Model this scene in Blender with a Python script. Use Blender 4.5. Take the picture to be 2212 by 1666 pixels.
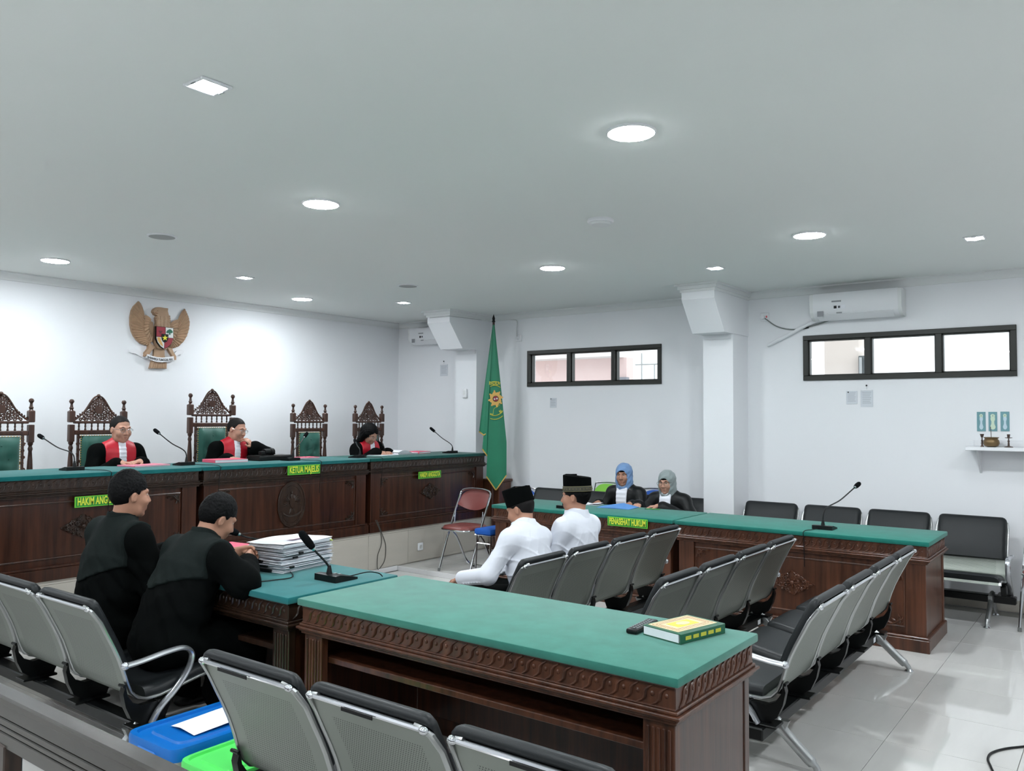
import bpy, bmesh, math, random
import numpy as np
from mathutils import Matrix, Vector

for o in list(bpy.data.objects):
    bpy.data.objects.remove(o)
random.seed(7)
SC = bpy.context.scene
COL = SC.collection
PI = math.pi
R = math.radians

# ------------------------------------------------------------------ camera
CX, CY, FPX, CAMH = 1106.0, 833.0, 1775.17, 1.6
YAW, PIT, ROL = R(36.93869), R(2.22198), R(0.32044)
_F = np.array([math.cos(YAW)*math.cos(PIT), math.sin(YAW)*math.cos(PIT), math.sin(PIT)])
_r0 = np.array([math.sin(YAW), -math.cos(YAW), 0.0])
_u0 = np.cross(_r0, _F)
_Rt = _r0*math.cos(ROL)+_u0*math.sin(ROL)
_Up = -_r0*math.sin(ROL)+_u0*math.cos(ROL)
cam = bpy.data.cameras.new('camera')
camo = bpy.data.objects.new('camera', cam)
COL.objects.link(camo)
cam.sensor_width = 36.0
cam.lens = FPX/2212*36
cam.clip_start = 0.05
camo.matrix_world = Matrix(((_Rt[0], _Up[0], -_F[0], 0), (_Rt[1], _Up[1], -_F[1], 0),
                            (_Rt[2], _Up[2], -_F[2], CAMH), (0, 0, 0, 1)))
SC.camera = camo

def _ray(px, py):
    return _F+_Rt*(px-CX)/FPX-_Up*(py-CY)/FPX
def onz(px, py, z):
    d = _ray(px, py); t = (z-CAMH)/d[2]; return (d[0]*t, d[1]*t, z)
def onx(px, py, x):
    d = _ray(px, py); t = x/d[0]; return (x, d[1]*t, CAMH+d[2]*t)
def ony(px, py, y):
    d = _ray(px, py); t = y/d[1]; return (d[0]*t, y, CAMH+d[2]*t)

# ------------------------------------------------------------------ world, exposure
W = bpy.data.worlds.new('world'); SC.world = W; W.use_nodes = True
bg = W.node_tree.nodes['Background']
bg.inputs[0].default_value = (0.93, 0.96, 1.0, 1); bg.inputs[1].default_value = 0.62
vs = SC.view_settings
vs.view_transform = 'Standard'; vs.look = 'None'; vs.gamma = 1.0; vs.use_curve_mapping = False
vs.exposure = 2.1
LAMP_E = 62.0      # radiance of the round ceiling panels
SPOT_E = 62.0      # radiance of the small square spots

# ------------------------------------------------------------------ constants of the room
XR, YB, HC = 8.05, 8.0, 2.87
XL, YF = -2.4, -2.6
PLAT = 0.41         # judges' platform
YP = 6.147          # its riser
DAIS = 0.045

# ------------------------------------------------------------------ materials
def lin(c):
    return tuple(((v/255)/12.92 if v/255 <= 0.04045 else ((v/255+0.055)/1.055)**2.4) for v in c)
MC = {}
def mat(name, c, rough=0.5, metal=0.0, spec=0.5, var=0.0, vscale=30, bump=0.0, bscale=200, coat=0.0, emit=0.0, sheen=0.0, stretch=None, sss=0.0):
    if name in MC: return MC[name]
    m = bpy.data.materials.new(name); m.use_nodes = True
    nt = m.node_tree; b = nt.nodes['Principled BSDF']
    col = lin(c)+(1,)
    b.inputs['Base Color'].default_value = col
    b.inputs['Roughness'].default_value = rough
    b.inputs['Metallic'].default_value = metal
    b.inputs['Specular IOR Level'].default_value = spec
    if coat: b.inputs['Coat Weight'].default_value = coat; b.inputs['Coat Roughness'].default_value = 0.08
    if sheen: b.inputs['Sheen Weight'].default_value = sheen
    if emit:
        b.inputs['Emission Color'].default_value = col; b.inputs['Emission Strength'].default_value = emit
    tc = None
    if var or bump:
        tc = nt.nodes.new('ShaderNodeTexCoord'); mp = nt.nodes.new('ShaderNodeMapping')
        nt.links.new(tc.outputs['Object'], mp.inputs[0])
        if stretch: mp.inputs['Scale'].default_value = stretch
    if var:
        n = nt.nodes.new('ShaderNodeTexNoise'); n.inputs['Scale'].default_value = vscale
        n.inputs['Detail'].default_value = 6; n.inputs['Roughness'].default_value = 0.6
        nt.links.new(mp.outputs[0], n.inputs['Vector'])
        mx = nt.nodes.new('ShaderNodeMix'); mx.data_type = 'RGBA'
        mx.inputs[6].default_value = tuple(v*(1-var) for v in col[:3])+(1,)
        mx.inputs[7].default_value = tuple(min(1, v*(1+var)) for v in col[:3])+(1,)
        cr = nt.nodes.new('ShaderNodeMapRange'); cr.inputs[1].default_value = 0.3; cr.inputs[2].default_value = 0.7
        nt.links.new(n.outputs[0], cr.inputs[0]); nt.links.new(cr.outputs[0], mx.inputs[0])
        nt.links.new(mx.outputs[2], b.inputs['Base Color'])
    if bump:
        n2 = nt.nodes.new('ShaderNodeTexNoise'); n2.inputs['Scale'].default_value = bscale; n2.inputs['Detail'].default_value = 3
        nt.links.new(mp.outputs[0], n2.inputs['Vector'])
        bp = nt.nodes.new('ShaderNodeBump'); bp.inputs['Strength'].default_value = bump; bp.inputs['Distance'].default_value = 0.004
        nt.links.new(n2.outputs[0], bp.inputs['Height']); nt.links.new(bp.outputs[0], b.inputs['Normal'])
    MC[name] = m
    return m

def wood(name, c, rough=0.28, grain=(30, 30, 1.6), var=0.55, coat=0.12):
    return mat(name, c, rough, var=var, vscale=1.0, stretch=grain, coat=coat, bump=0.06, bscale=2.0)

def perforated():
    m = mat('perforated_steel', (150, 154, 149), 0.42, metal=0.55, spec=0.5)
    nt = m.node_tree; b = nt.nodes['Principled BSDF']
    tc = nt.nodes.new('ShaderNodeTexCoord'); sp = nt.nodes.new('ShaderNodeSeparateXYZ')
    nt.links.new(tc.outputs['Object'], sp.inputs[0])
    def mth(op, a, bb=None, v=None):
        n = nt.nodes.new('ShaderNodeMath'); n.operation = op
        nt.links.new(a, n.inputs[0])
        if bb is not None: nt.links.new(bb, n.inputs[1])
        if v is not None: n.inputs[1].default_value = v
        return n.outputs[0]
    s = mth('SUBTRACT', sp.outputs[2], sp.outputs[1])
    u = mth('MULTIPLY', sp.outputs[0], v=105.0); w = mth('MULTIPLY', s, v=88.0)
    row = mth('FLOOR', w); off = mth('MULTIPLY', row, v=0.5)
    u2 = mth('ADD', u, off)
    fu = mth('SUBTRACT', mth('FRACT', u2), v=0.5); fw = mth('SUBTRACT', mth('FRACT', w), v=0.5)
    d = mth('ADD', mth('MULTIPLY', fu, fu), mth('MULTIPLY', fw, fw))
    hole = mth('LESS_THAN', d, v=0.055)
    # plain margin round the holes
    ax = mth('ABSOLUTE', sp.outputs[0]); inx = mth('LESS_THAN', ax, v=0.185)
    hole = mth('MULTIPLY', hole, inx)
    inz = mth('LESS_THAN', sp.outputs[2], v=0.70)
    hole = mth('MULTIPLY', hole, inz)
    mx = nt.nodes.new('ShaderNodeMix'); mx.data_type = 'RGBA'
    mx.inputs[6].default_value = lin((140, 145, 138))+(1,); mx.inputs[7].default_value = lin((52, 56, 52))+(1,)
    nt.links.new(hole, mx.inputs[0]); nt.links.new(mx.outputs[2], b.inputs['Base Color'])
    return m

def glass_mat():
    m = bpy.data.materials.new('window_glass'); m.use_nodes = True
    nt = m.node_tree; nt.nodes.clear()
    o = nt.nodes.new('ShaderNodeOutputMaterial'); mix = nt.nodes.new('ShaderNodeMixShader')
    t = nt.nodes.new('ShaderNodeBsdfTransparent'); g = nt.nodes.new('ShaderNodeBsdfGlossy')
    g.inputs['Roughness'].default_value = 0.02; t.inputs[0].default_value = (0.93, 0.96, 0.96, 1)
    mix.inputs[0].default_value = 0.07
    nt.links.new(t.outputs[0], mix.inputs[1]); nt.links.new(g.outputs[0], mix.inputs[2]); nt.links.new(mix.outputs[0], o.inputs[0])
    return m

def emitter(name, c, e):
    m = bpy.data.materials.new(name); m.use_nodes = True
    nt = m.node_tree; nt.nodes.clear()
    o = nt.nodes.new('ShaderNodeOutputMaterial'); em = nt.nodes.new('ShaderNodeEmission')
    em.inputs[0].default_value = lin(c)+(1,); em.inputs[1].default_value = e
    nt.links.new(em.outputs[0], o.inputs[0])
    return m

WALL = mat('white_wall_paint', (236, 237, 240), 0.7, spec=0.25, bump=0.05, bscale=60)
CEIL = mat('ceiling_paint', (232, 235, 233), 0.75, spec=0.2)
TRIMM = mat('white_trim_paint', (226, 228, 228), 0.55)
TILE = mat('porcelain_tile', (210, 208, 205), 0.035, spec=0.75, var=0.035, vscale=2.2, stretch=(0.6, 4, 1))
GROUT = mat('tile_grout', (128, 126, 120), 0.7)
RTILE = mat('riser_tile', (186, 180, 170), 0.2, var=0.05, vscale=2.5, stretch=(0.6, 4, 3))
WTILE = mat('white_step_tile', (222, 221, 222), 0.2)
WOOD = wood('dark_varnished_wood', (60, 32, 20), var=.65)
WOODL = wood('brown_carved_wood', (82, 48, 32), rough=0.36)
WOODD = wood('blackish_wood', (46, 30, 21), rough=0.34)
WCHAIR = wood('chair_wood', (64, 38, 27), rough=0.4)
FELTG = mat('green_felt', (58, 124, 110), 0.95, spec=0.1, var=0.13, vscale=9, sheen=0.3, bump=0.25, bscale=500)
FELTT = mat('teal_felt', (27, 106, 108), 0.95, spec=0.1, var=0.12, vscale=9, sheen=0.3, bump=0.25, bscale=500)
FELTD = mat('deep_teal_felt', (14, 84, 78), 0.95, spec=0.1, var=0.12, vscale=9, sheen=0.2, bump=0.25, bscale=500)
STEEL = perforated()
CHROME = mat('polished_chrome', (214, 216, 220), 0.13, metal=1.0)
ALU = mat('satin_aluminium', (176, 178, 178), 0.3, metal=0.9)
BLACKV = mat('black_vinyl', (26, 29, 31), 0.42, spec=0.3, bump=0.12, bscale=350)
BLACKP = mat('black_plastic', (13, 14, 15), 0.4, spec=.3)
BLACKM = mat('black_steel', (12, 14, 14), 0.35, spec=.3)
FOAM = mat('black_foam', (18, 20, 22), 0.95, spec=.05, bump=0.6, bscale=900)
WHITEP = mat('white_plastic', (232, 233, 236), 0.3)
PAPER = mat('white_paper', (236, 237, 242), 0.8, var=0.02)
PAPERG = mat('grey_white_paper', (205, 208, 214), 0.8, var=0.05)
PINK = mat('pink_card', (226, 96, 122), 0.7)
PINKL = mat('pale_pink_card', (222, 130, 150), 0.7)
SIGNG = mat('sign_green', (34, 138, 46), 0.45)
SIGNB = mat('sign_lime', (120, 214, 60), 0.45)
SIGNY = mat('sign_yellow', (226, 232, 70), 0.5)
FELTE = mat('defence_green_felt', (34, 116, 104), 0.95, spec=0.1, var=0.12, vscale=9, sheen=0.2, bump=0.25, bscale=500)
FELTB = mat('bench_teal_felt', (22, 104, 104), 0.95, spec=0.1, var=0.12, vscale=9, sheen=0.2, bump=0.25, bscale=500)
GREENU = mat('green_upholstery', (10, 80, 68), 0.55, sheen=0.3, var=0.12, vscale=12)
GOLD = mat('gold_thread', (206, 168, 84), 0.55)
SKIN = mat('tan_skin', (190, 143, 122), 0.55, spec=0.35, var=0.06, vscale=25)
SKIND = mat('brown_skin', (172, 126, 104), 0.55, spec=0.35, var=0.06, vscale=25)
LIP = mat('lip', (156, 96, 86), 0.5)
HAIR = mat('black_hair', (9, 9, 10), 0.6, spec=.12, bump=0.5, bscale=130, stretch=(1, 1, 1))
HAIRG = mat('greying_hair', (30, 28, 28), 0.6, spec=.12, bump=0.4, bscale=160)
EYEM = mat('dark_eye', (28, 20, 18), 0.2)
EYEW = mat('eye_white', (205, 198, 190), 0.3)
ROBE = mat('black_robe_cloth', (7, 9, 9), 0.9, spec=0.06)
ROBES = mat('black_satin_cloth', (11, 13, 14), 0.42, spec=0.25)
CAPE = mat('charcoal_cape_cloth', (25, 31, 30), 0.85, spec=.1, bump=0.2, bscale=300)
REDS = mat('red_satin', (190, 16, 40), 0.45, spec=0.5)
SHIRT = mat('white_shirt_cotton', (226, 229, 238), 0.9, spec=0.08, bump=.35, bscale=9, stretch=(2.5, 2.5, 1))
BEF = mat('white_pleated_cotton', (235, 236, 244), 0.8)
VELV = mat('black_velvet', (6, 8, 8), 0.95, spec=.05)

# ------------------------------------------------------------------ mesh builder
def vadd(a, b): return (a[0]+b[0], a[1]+b[1], a[2]+b[2])
class MB:
    def __init__(s): s.v = []; s.f = []
    def add(s, vs, fs):
        n = len(s.v); s.v += [tuple(map(float, q)) for q in vs]; s.f += [tuple(i+n for i in f) for f in fs]; return s
    def box(s, c, d, bev=0.0, M=None):
        hx, hy, hz = d[0]/2, d[1]/2, d[2]/2
        b = min(bev, hx*.98, hy*.98, hz*.98)
        if b <= 0:
            vs = [(x*hx, y*hy, z*hz) for x in (-1, 1) for y in (-1, 1) for z in (-1, 1)]
            fs = [(0, 1, 3, 2), (4, 6, 7, 5), (0, 4, 5, 1), (2, 3, 7, 6), (0, 2, 6, 4), (1, 5, 7, 3)]
        else:
            bm = bmesh.new(); bmesh.ops.create_cube(bm, size=1)
            for v in bm.verts: v.co = (v.co.x*2*hx, v.co.y*2*hy, v.co.z*2*hz)
            bmesh.ops.bevel(bm, geom=list(bm.edges), offset=b, segments=2 if b > 0.006 else 1, affect='EDGES', profile=0.5)
            bm.verts.index_update(); vs = [tuple(v.co) for v in bm.verts]; fs = [tuple(v.index for v in f.verts) for f in bm.faces]; bm.free()
        if M is not None: vs = [tuple(M @ Vector(q)) for q in vs]
        return s.add([vadd(q, c) for q in vs], fs)
    def bb(s, x0, x1, y0, y1, z0, z1, bev=0.0):
        return s.box(((x0+x1)/2, (y0+y1)/2, (z0+z1)/2), (abs(x1-x0), abs(y1-y0), abs(z1-z0)), bev)
    def cyl(s, p0, p1, r0, r1=None, n=12, caps=True):
        r1 = r0 if r1 is None else r1
        p0, p1 = Vector(p0), Vector(p1); d = (p1-p0)
        if d.length < 1e-9: return s
        d.normalize(); a = d.orthogonal().normalized(); b = d.cross(a)
        vs = []
        for p, r in ((p0, r0), (p1, r1)):
            for i in range(n):
                t = 2*PI*i/n; vs.append(tuple(p+(a*math.cos(t)+b*math.sin(t))*r))
        fs = [(i, (i+1) % n, n+(i+1) % n, n+i) for i in range(n)]
        if caps: fs += [tuple(range(n-1, -1, -1)), tuple(range(n, 2*n))]
        return s.add(vs, fs)
    def lathe(s, prof, c=(0, 0, 0), n=14, sx=1, sy=1, M=None):
        vs = []; m = len(prof)
        for r, z in prof:
            for i in range(n):
                t = 2*PI*i/n; q = (r*math.cos(t)*sx, r*math.sin(t)*sy, z)
                if M is not None: q = tuple(M @ Vector(q))
                vs.append(vadd(q, c))
        fs = [(j*n+i, j*n+(i+1) % n, (j+1)*n+(i+1) % n, (j+1)*n+i) for j in range(m-1) for i in range(n)]
        fs += [tuple(range(n-1, -1, -1)), tuple(range((m-1)*n, m*n))]
        return s.add(vs, fs)
    def tube(s, pts, r, n=8, closed=False, caps=True, flat=None):
        P = [Vector(p) for p in pts]; m = len(P)
        rs = r if isinstance(r, (list, tuple)) else [r]*m
        T = []
        for i in range(m):
            if closed: t = P[(i+1) % m]-P[i-1]
            else: t = P[min(i+1, m-1)]-P[max(i-1, 0)]
            T.append(t.normalized() if t.length > 1e-9 else Vector((0, 0, 1)))
        a = T[0].orthogonal().normalized() if flat is None else (Vector(flat)-T[0]*T[0].dot(Vector(flat))).normalized()
        vs = []
        for i in range(m):
            a = (a-T[i]*T[i].dot(a))
            a = a.normalized() if a.length > 1e-6 else T[i].orthogonal().normalized()
            b = T[i].cross(a)
            ri = rs[i]; ra, rb = (ri if isinstance(ri, (tuple, list)) else (ri, ri))
            for k in range(n):
                t = 2*PI*k/n; vs.append(tuple(P[i]+a*math.cos(t)*ra+b*math.sin(t)*rb))
        fs = []
        for i in range(m if closed else m-1):
            j = (i+1) % m
            fs += [(i*n+k, i*n+(k+1) % n, j*n+(k+1) % n, j*n+k) for k in range(n)]
        if caps and not closed: fs += [tuple(range(n-1, -1, -1)), tuple(range((m-1)*n, m*n))]
        return s.add(vs, fs)
    def prism(s, poly, d, O=(0, 0, 0), U=(1, 0, 0), V=(0, 0, 1), N=None):
        """polygon in the plane (U,V) at O, extruded by d along N"""
        O, U, V = Vector(O), Vector(U), Vector(V)
        N = Vector(N) if N is not None else U.cross(V)
        n = len(poly)
        a = [O+U*p[0]+V*p[1] for p in poly]; b = [q+N*d for q in a]
        # triangulated caps by fan through bmesh-safe ngons
        area = sum(poly[i][0]*poly[(i+1) % n][1]-poly[(i+1) % n][0]*poly[i][1] for i in range(n))
        ccw = (area > 0) == (U.cross(V).dot(N)*d > 0)
        fs = [tuple(range(n-1, -1, -1)), tuple(range(n, 2*n))]+[(i, (i+1) % n, n+(i+1) % n, n+i) for i in range(n)]
        if not ccw: fs = [tuple(reversed(f)) for f in fs]
        return s.add([tuple(q) for q in a]+[tuple(q) for q in b], fs)
    def ell(s, c, r, nu=12, nv=8, M=None):
        vs = [(0, 0, -r[2])]; 
        for j in range(1, nv):
            ph = -PI/2+PI*j/nv
            for i in range(nu):
                t = 2*PI*i/nu; vs.append((r[0]*math.cos(ph)*math.cos(t), r[1]*math.cos(ph)*math.sin(t), r[2]*math.sin(ph)))
        vs.append((0, 0, r[2])); top = len(vs)-1
        fs = [(0, 1+(i+1) % nu, 1+i) for i in range(nu)]
        for j in range(nv-2):
            fs += [(1+j*nu+i, 1+j*nu+(i+1) % nu, 1+(j+1)*nu+(i+1) % nu, 1+(j+1)*nu+i) for i in range(nu)]
        fs += [(top, 1+(nv-2)*nu+i, 1+(nv-2)*nu+(i+1) % nu) for i in range(nu)]
        if M is not None: vs = [tuple(M @ Vector(q)) for q in vs]
        return s.add([vadd(q, c) for q in vs], fs)
    def sheet(s, rows, thick=None, closed=False):
        """grid of points rows[i][j]; thick: make double surface offset along given vector function"""
        m, n = len(rows), len(rows[0])
        base = len(s.v)
        s.v += [tuple(map(float, p)) for r in rows for p in r]
        for i in range(m-1):
            for j in range(n-1):
                s.f.append((base+i*n+j, base+i*n+j+1, base+(i+1)*n+j+1, base+(i+1)*n+j))
        return s
    def mesh(s, name, angle=35):
        me = bpy.data.meshes.new(name); me.from_pydata(s.v, [], s.f); me.update()
        if angle is not None:
            me.shade_smooth(); me.set_sharp_from_angle(angle=R(angle))
        return me
    def build(s, name, m, parent=None, angle=35):
        return obj(name, s.mesh(name, angle), m, parent)

def obj(name, me, m=None, parent=None):
    o = bpy.data.objects.new(name, me)
    if m is not None and me is not None and not me.materials: me.materials.append(m)
    COL.objects.link(o)
    if parent is not None: o.parent = parent
    return o
def tag(o, label=None, cat=None, group=None, kind=None):
    if label: o['label'] = label
    if cat: o['category'] = cat
    if group: o['group'] = group
    if kind: o['kind'] = kind
    return o
def thing(name, label, cat, loc=(0, 0, 0), rz=0.0, group=None):
    o = bpy.data.objects.new(name, None); COL.objects.link(o)
    o.empty_display_size = 0.1
    o.location = loc; o.rotation_euler = (0, 0, rz)
    return tag(o, label, cat, group)
def struct(name, mb, m, parent=None, angle=35):
    o = mb.build(name, m, parent, angle)
    if parent is None: o['kind'] = 'structure'
    return o
def dup(root, label, loc, rz, group=None):
    r = root.copy(); COL.objects.link(r); r.location = loc; r.rotation_euler = (0, 0, rz); r['label'] = label
    if group: r['group'] = group
    for ch in list(root.children):
        c = ch.copy(); COL.objects.link(c); c.parent = r
        for g in list(ch.children):
            d = g.copy(); COL.objects.link(d); d.parent = c
    return r
def arc(c, r, a0, a1, n, U=(1, 0, 0), V=(0, 0, 1)):
    c, U, V = Vector(c), Vector(U), Vector(V)
    return [tuple(c+U*math.cos(a0+(a1-a0)*i/n)*r+V*math.sin(a0+(a1-a0)*i/n)*r) for i in range(n+1)]
def bez(p, n=10):
    """smooth curve through points (Catmull-Rom)"""
    P = [Vector(q) for q in p]; P = [P[0]*2-P[1]]+P+[P[-1]*2-P[-2]]
    out = []
    for i in range(1, len(P)-2):
        for k in range(n):
            t = k/n; a, b, c, d = P[i-1:i+3]
            out.append(0.5*((2*b)+(c-a)*t+(2*a-5*b+4*c-d)*t*t+(3*b-a-3*c+d)*t**3))
    out.append(P[-2])
    return [tuple(q) for q in out]
def text_mesh(txt, size, depth=0.001, xs=1.0, bold=0.0, spacing=1.0):
    cu = bpy.data.curves.new('lettering', 'FONT'); cu.body = txt; cu.size = size; cu.extrude = depth
    cu.align_x = 'CENTER'; cu.align_y = 'CENTER'; cu.offset = bold; cu.resolution_u = 3; cu.space_character = spacing
    o = bpy.data.objects.new('lettering', cu); COL.objects.link(o)
    bpy.context.view_layer.update()
    me = bpy.data.meshes.new_from_object(o.evaluated_get(bpy.context.evaluated_depsgraph_get()))
    bpy.data.objects.remove(o); bpy.data.curves.remove(cu)
    for v in me.vertices: v.co.x *= xs
    me.materials.clear()
    return me

# ------------------------------------------------------------------ smooth bodies: distance field -> surface net
class Field:
    def __init__(s, lo, hi, vox):
        s.lo = np.array(lo, float); s.vox = vox
        s.n = np.ceil((np.array(hi)-s.lo)/vox).astype(int)+1
        s.f = np.full(s.n, 0.5, np.float32)
    def sub(s, lo, hi):
        a = np.clip(np.floor((np.array(lo)-s.lo)/s.vox).astype(int), 0, s.n)
        b = np.clip(np.ceil((np.array(hi)-s.lo)/s.vox).astype(int)+1, 0, s.n)
        return a, b
    def coords(s, a, b):
        return [(s.lo[i]+s.vox*np.arange(a[i], b[i])).astype(np.float32).reshape([-1 if j == i else 1 for j in range(3)]) for i in range(3)]
    def all(s): return s.coords((0, 0, 0), s.n)
    def _mix(s, a, b, d, k, sign):
        v = s.f[a[0]:b[0], a[1]:b[1], a[2]:b[2]]
        if sign > 0:
            h = np.maximum(k-np.abs(v-d), 0)/k if k > 0 else 0
            v[...] = np.minimum(v, d)-(h*h*k*0.25 if k > 0 else 0)
        else:
            d = -d; h = np.maximum(k-np.abs(v-d), 0)/k if k > 0 else 0
            v[...] = np.maximum(v, d)+(h*h*k*0.25 if k > 0 else 0)
    def cap(s, p, q, r0, r1=None, k=0.02, sc=(1, 1, 1), sign=1):
        r1 = r0 if r1 is None else r1
        p, q, sc = np.array(p, float), np.array(q, float), np.array(sc, float)
        m = (max(r0, r1)+k+0.02)*sc
        a, b = s.sub(np.minimum(p, q)-m, np.maximum(p, q)+m)
        if np.any(b <= a): return s
        X, Y, Z = s.coords(a, b)
        X = (X-p[0])/sc[0]; Y = (Y-p[1])/sc[1]; Z = (Z-p[2])/sc[2]
        d = (q-p)/sc; L = max(float(d@d), 1e-9)
        t = np.clip((X*d[0]+Y*d[1]+Z*d[2])/L, 0, 1)
        dd = np.sqrt((X-d[0]*t)**2+(Y-d[1]*t)**2+(Z-d[2]*t)**2)-(r0+(r1-r0)*t)
        s._mix(a, b, dd.astype(np.float32), k, sign); return s
    def ell(s, c, r, k=0.02, M=None, sign=1):
        c, r = np.array(c, float), np.array(r, float)
        m = (np.max(r) if M is not None else r)+k+0.02
        a, b = s.sub(c-m, c+m)
        if np.any(b <= a): return s
        X, Y, Z = s.coords(a, b); X = X-c[0]; Y = Y-c[1]; Z = Z-c[2]
        if M is not None:
            X, Y, Z = (X*M[0][0]+Y*M[1][0]+Z*M[2][0]), (X*M[0][1]+Y*M[1][1]+Z*M[2][1]), (X*M[0][2]+Y*M[1][2]+Z*M[2][2])
        k0 = np.sqrt((X/r[0])**2+(Y/r[1])**2+(Z/r[2])**2)
        k1 = np.sqrt((X/r[0]**2)**2+(Y/r[1]**2)**2+(Z/r[2]**2)**2)+1e-9
        s._mix(a, b, (k0*(k0-1)/k1).astype(np.float32), k, sign); return s
    def mesh(s, name, f=None):
        f = s.f if f is None else f
        ins = f < 0
        n = np.array(f.shape)
        cnt = np.zeros(n-1, np.int8)
        for dx in (0, 1):
            for dy in (0, 1):
                for dz in (0, 1):
                    cnt += ins[dx:n[0]-1+dx, dy:n[1]-1+dy, dz:n[2]-1+dz]
        act = (cnt > 0) & (cnt < 8)
        I = np.argwhere(act)
        if len(I) == 0: return bpy.data.meshes.new(name)
        idx = np.full(n-1, -1, np.int32); idx[act] = np.arange(len(I))
        C = [(dx, dy, dz) for dx in (0, 1) for dy in (0, 1) for dz in (0, 1)]
        vals = np.stack([f[I[:, 0]+c[0], I[:, 1]+c[1], I[:, 2]+c[2]] for c in C], 1)
        acc = np.zeros((len(I), 3)); w = np.zeros(len(I))
        for i, c in enumerate(C):
            for ax in range(3):
                if c[ax] == 0:
                    c2 = list(c); c2[ax] = 1; j = C.index(tuple(c2))
                    v0, v1 = vals[:, i], vals[:, j]
                    m = (v0 < 0) != (v1 < 0)
                    t = np.where(m, v0/np.where(m, v0-v1, 1), 0)
                    p = np.array(c, float)[None, :].repeat(len(I), 0); p[:, ax] += t
                    acc += p*m[:, None]; w += m
        V = (acc/w[:, None]+I)*s.vox+s.lo
        faces = []
        for ax in range(3):
            b, c = (ax+1) % 3, (ax+2) % 3
            sl0 = [slice(None)]*3; sl1 = [slice(None)]*3
            sl0[ax] = slice(0, n[ax]-1); sl1[ax] = slice(1, n[ax])
            ch = ins[tuple(sl0)] != ins[tuple(sl1)]
            E = np.argwhere(ch)
            E = E[(E[:, b] > 0) & (E[:, c] > 0) & (E[:, b] < n[b]-1) & (E[:, c] < n[c]-1)]
            if len(E) == 0: continue
            s0 = ins[E[:, 0], E[:, 1], E[:, 2]]
            def cell(db, dc):
                q = E.copy(); q[:, b] += db; q[:, c] += dc
                return idx[q[:, 0], q[:, 1], q[:, 2]]
            Q = np.stack([cell(-1, -1), cell(0, -1), cell(0, 0), cell(-1, 0)], 1)
            Q[~s0] = Q[~s0][:, ::-1]
            faces.append(Q)
        F = np.concatenate(faces)
        F = F[(F >= 0).all(1)]
        me = bpy.data.meshes.new(name)
        me.vertices.add(len(V)); me.vertices.foreach_set('co', V.astype(np.float32).ravel())
        me.loops.add(len(F)*4); me.loops.foreach_set('vertex_index', F.astype(np.int32).ravel())
        me.polygons.add(len(F)); me.polygons.foreach_set('loop_start', np.arange(0, len(F)*4, 4, dtype=np.int32))
        me.update(calc_edges=True); me.shade_smooth()
        return me

# ------------------------------------------------------------------ the room
flo = struct('floor', MB().bb(XL, XR, YF, YB, -0.12, -0.006), GROUT)
TS = 0.567
tile_me = MB().box((0, 0, -0.0035), (TS-0.003, TS-0.003, 0.007), 0.0008).mesh('tile', None); tile_me.materials.append(TILE)
x0 = 5.01-TS*9; y0 = 1.01-TS*4
for i in range(15):
    for j in range(14):
        cx_, cy_ = x0+TS*(i+.5), y0+TS*(j+.5)
        if cx_ > XR-0.02 or cy_ > YP+0.2: continue
        t = obj('tile', tile_me, None, flo); t.location = (cx_, cy_, 0)
# plain tiles beyond, as one surface each, behind and left of the photographer
mb = MB()
mb.bb(XL, x0-0.002, YF, YB, -0.006, 0); mb.bb(x0, XR, YF, y0-0.002, -0.006, 0)
o = mb.build('tile_field', TILE, flo); o['kind'] = 'stuff'

# right wall with two window openings
WIN = [(4.031, 5.815, 1.970, 2.404), (0.749, 2.519, 1.970, 2.404)]
mb = MB(); T = 0.16
def wbox(a, b, z0, z1): mb.bb(XR, XR+T, a, b, z0, z1)
wbox(YF, YB+T, -0.1, 1.97); wbox(YF, YB+T, 2.404, HC+.2)
wbox(YF, .749, 1.97, 2.404); wbox(2.519, 4.031, 1.97, 2.404); wbox(5.815, YB+T, 1.97, 2.404)
struct('wall_right', mb, WALL)
struct('wall_back', MB().bb(XL-T, XR, YB, YB+T, -0.1, HC+.2), WALL)
struct('wall_left', MB().bb(XL-T, XL, YF-T, YB, -0.1, HC+.2), WALL)
struct('wall_front', MB().bb(XL, XR+T, YF-T, YF, -0.1, HC+.2), WALL)
struct('ceiling', MB().bb(XL-T, XR+T, YF-T, YB+T, HC, HC+.15), CEIL)
# cornice: small stepped cove
def cornice(name, p0, p1, inw):
    p0, p1 = Vector(p0), Vector(p1); d = (p1-p0).normalized(); inw = Vector(inw)
    prof = [(0, 0), (0.075, 0), (0.075, -0.012), (0.055, -0.016), (0.03, -0.035), (0.018, -0.055), (0.018, -0.07), (0, -0.07)]
    m = MB().prism(prof, (p1-p0).length, p0, inw, (0, 0, 1), d)
    struct(name, m, TRIMM)
cornice('trim_1', (XL, YB, HC), (XR, YB, HC), (0, -1, 0))
cornice('trim_2', (XR, YF, HC), (XR, YB, HC), (-1, 0, 0))
cornice('trim_3', (XL, YF, HC), (XL, YB, HC), (1, 0, 0))

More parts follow.
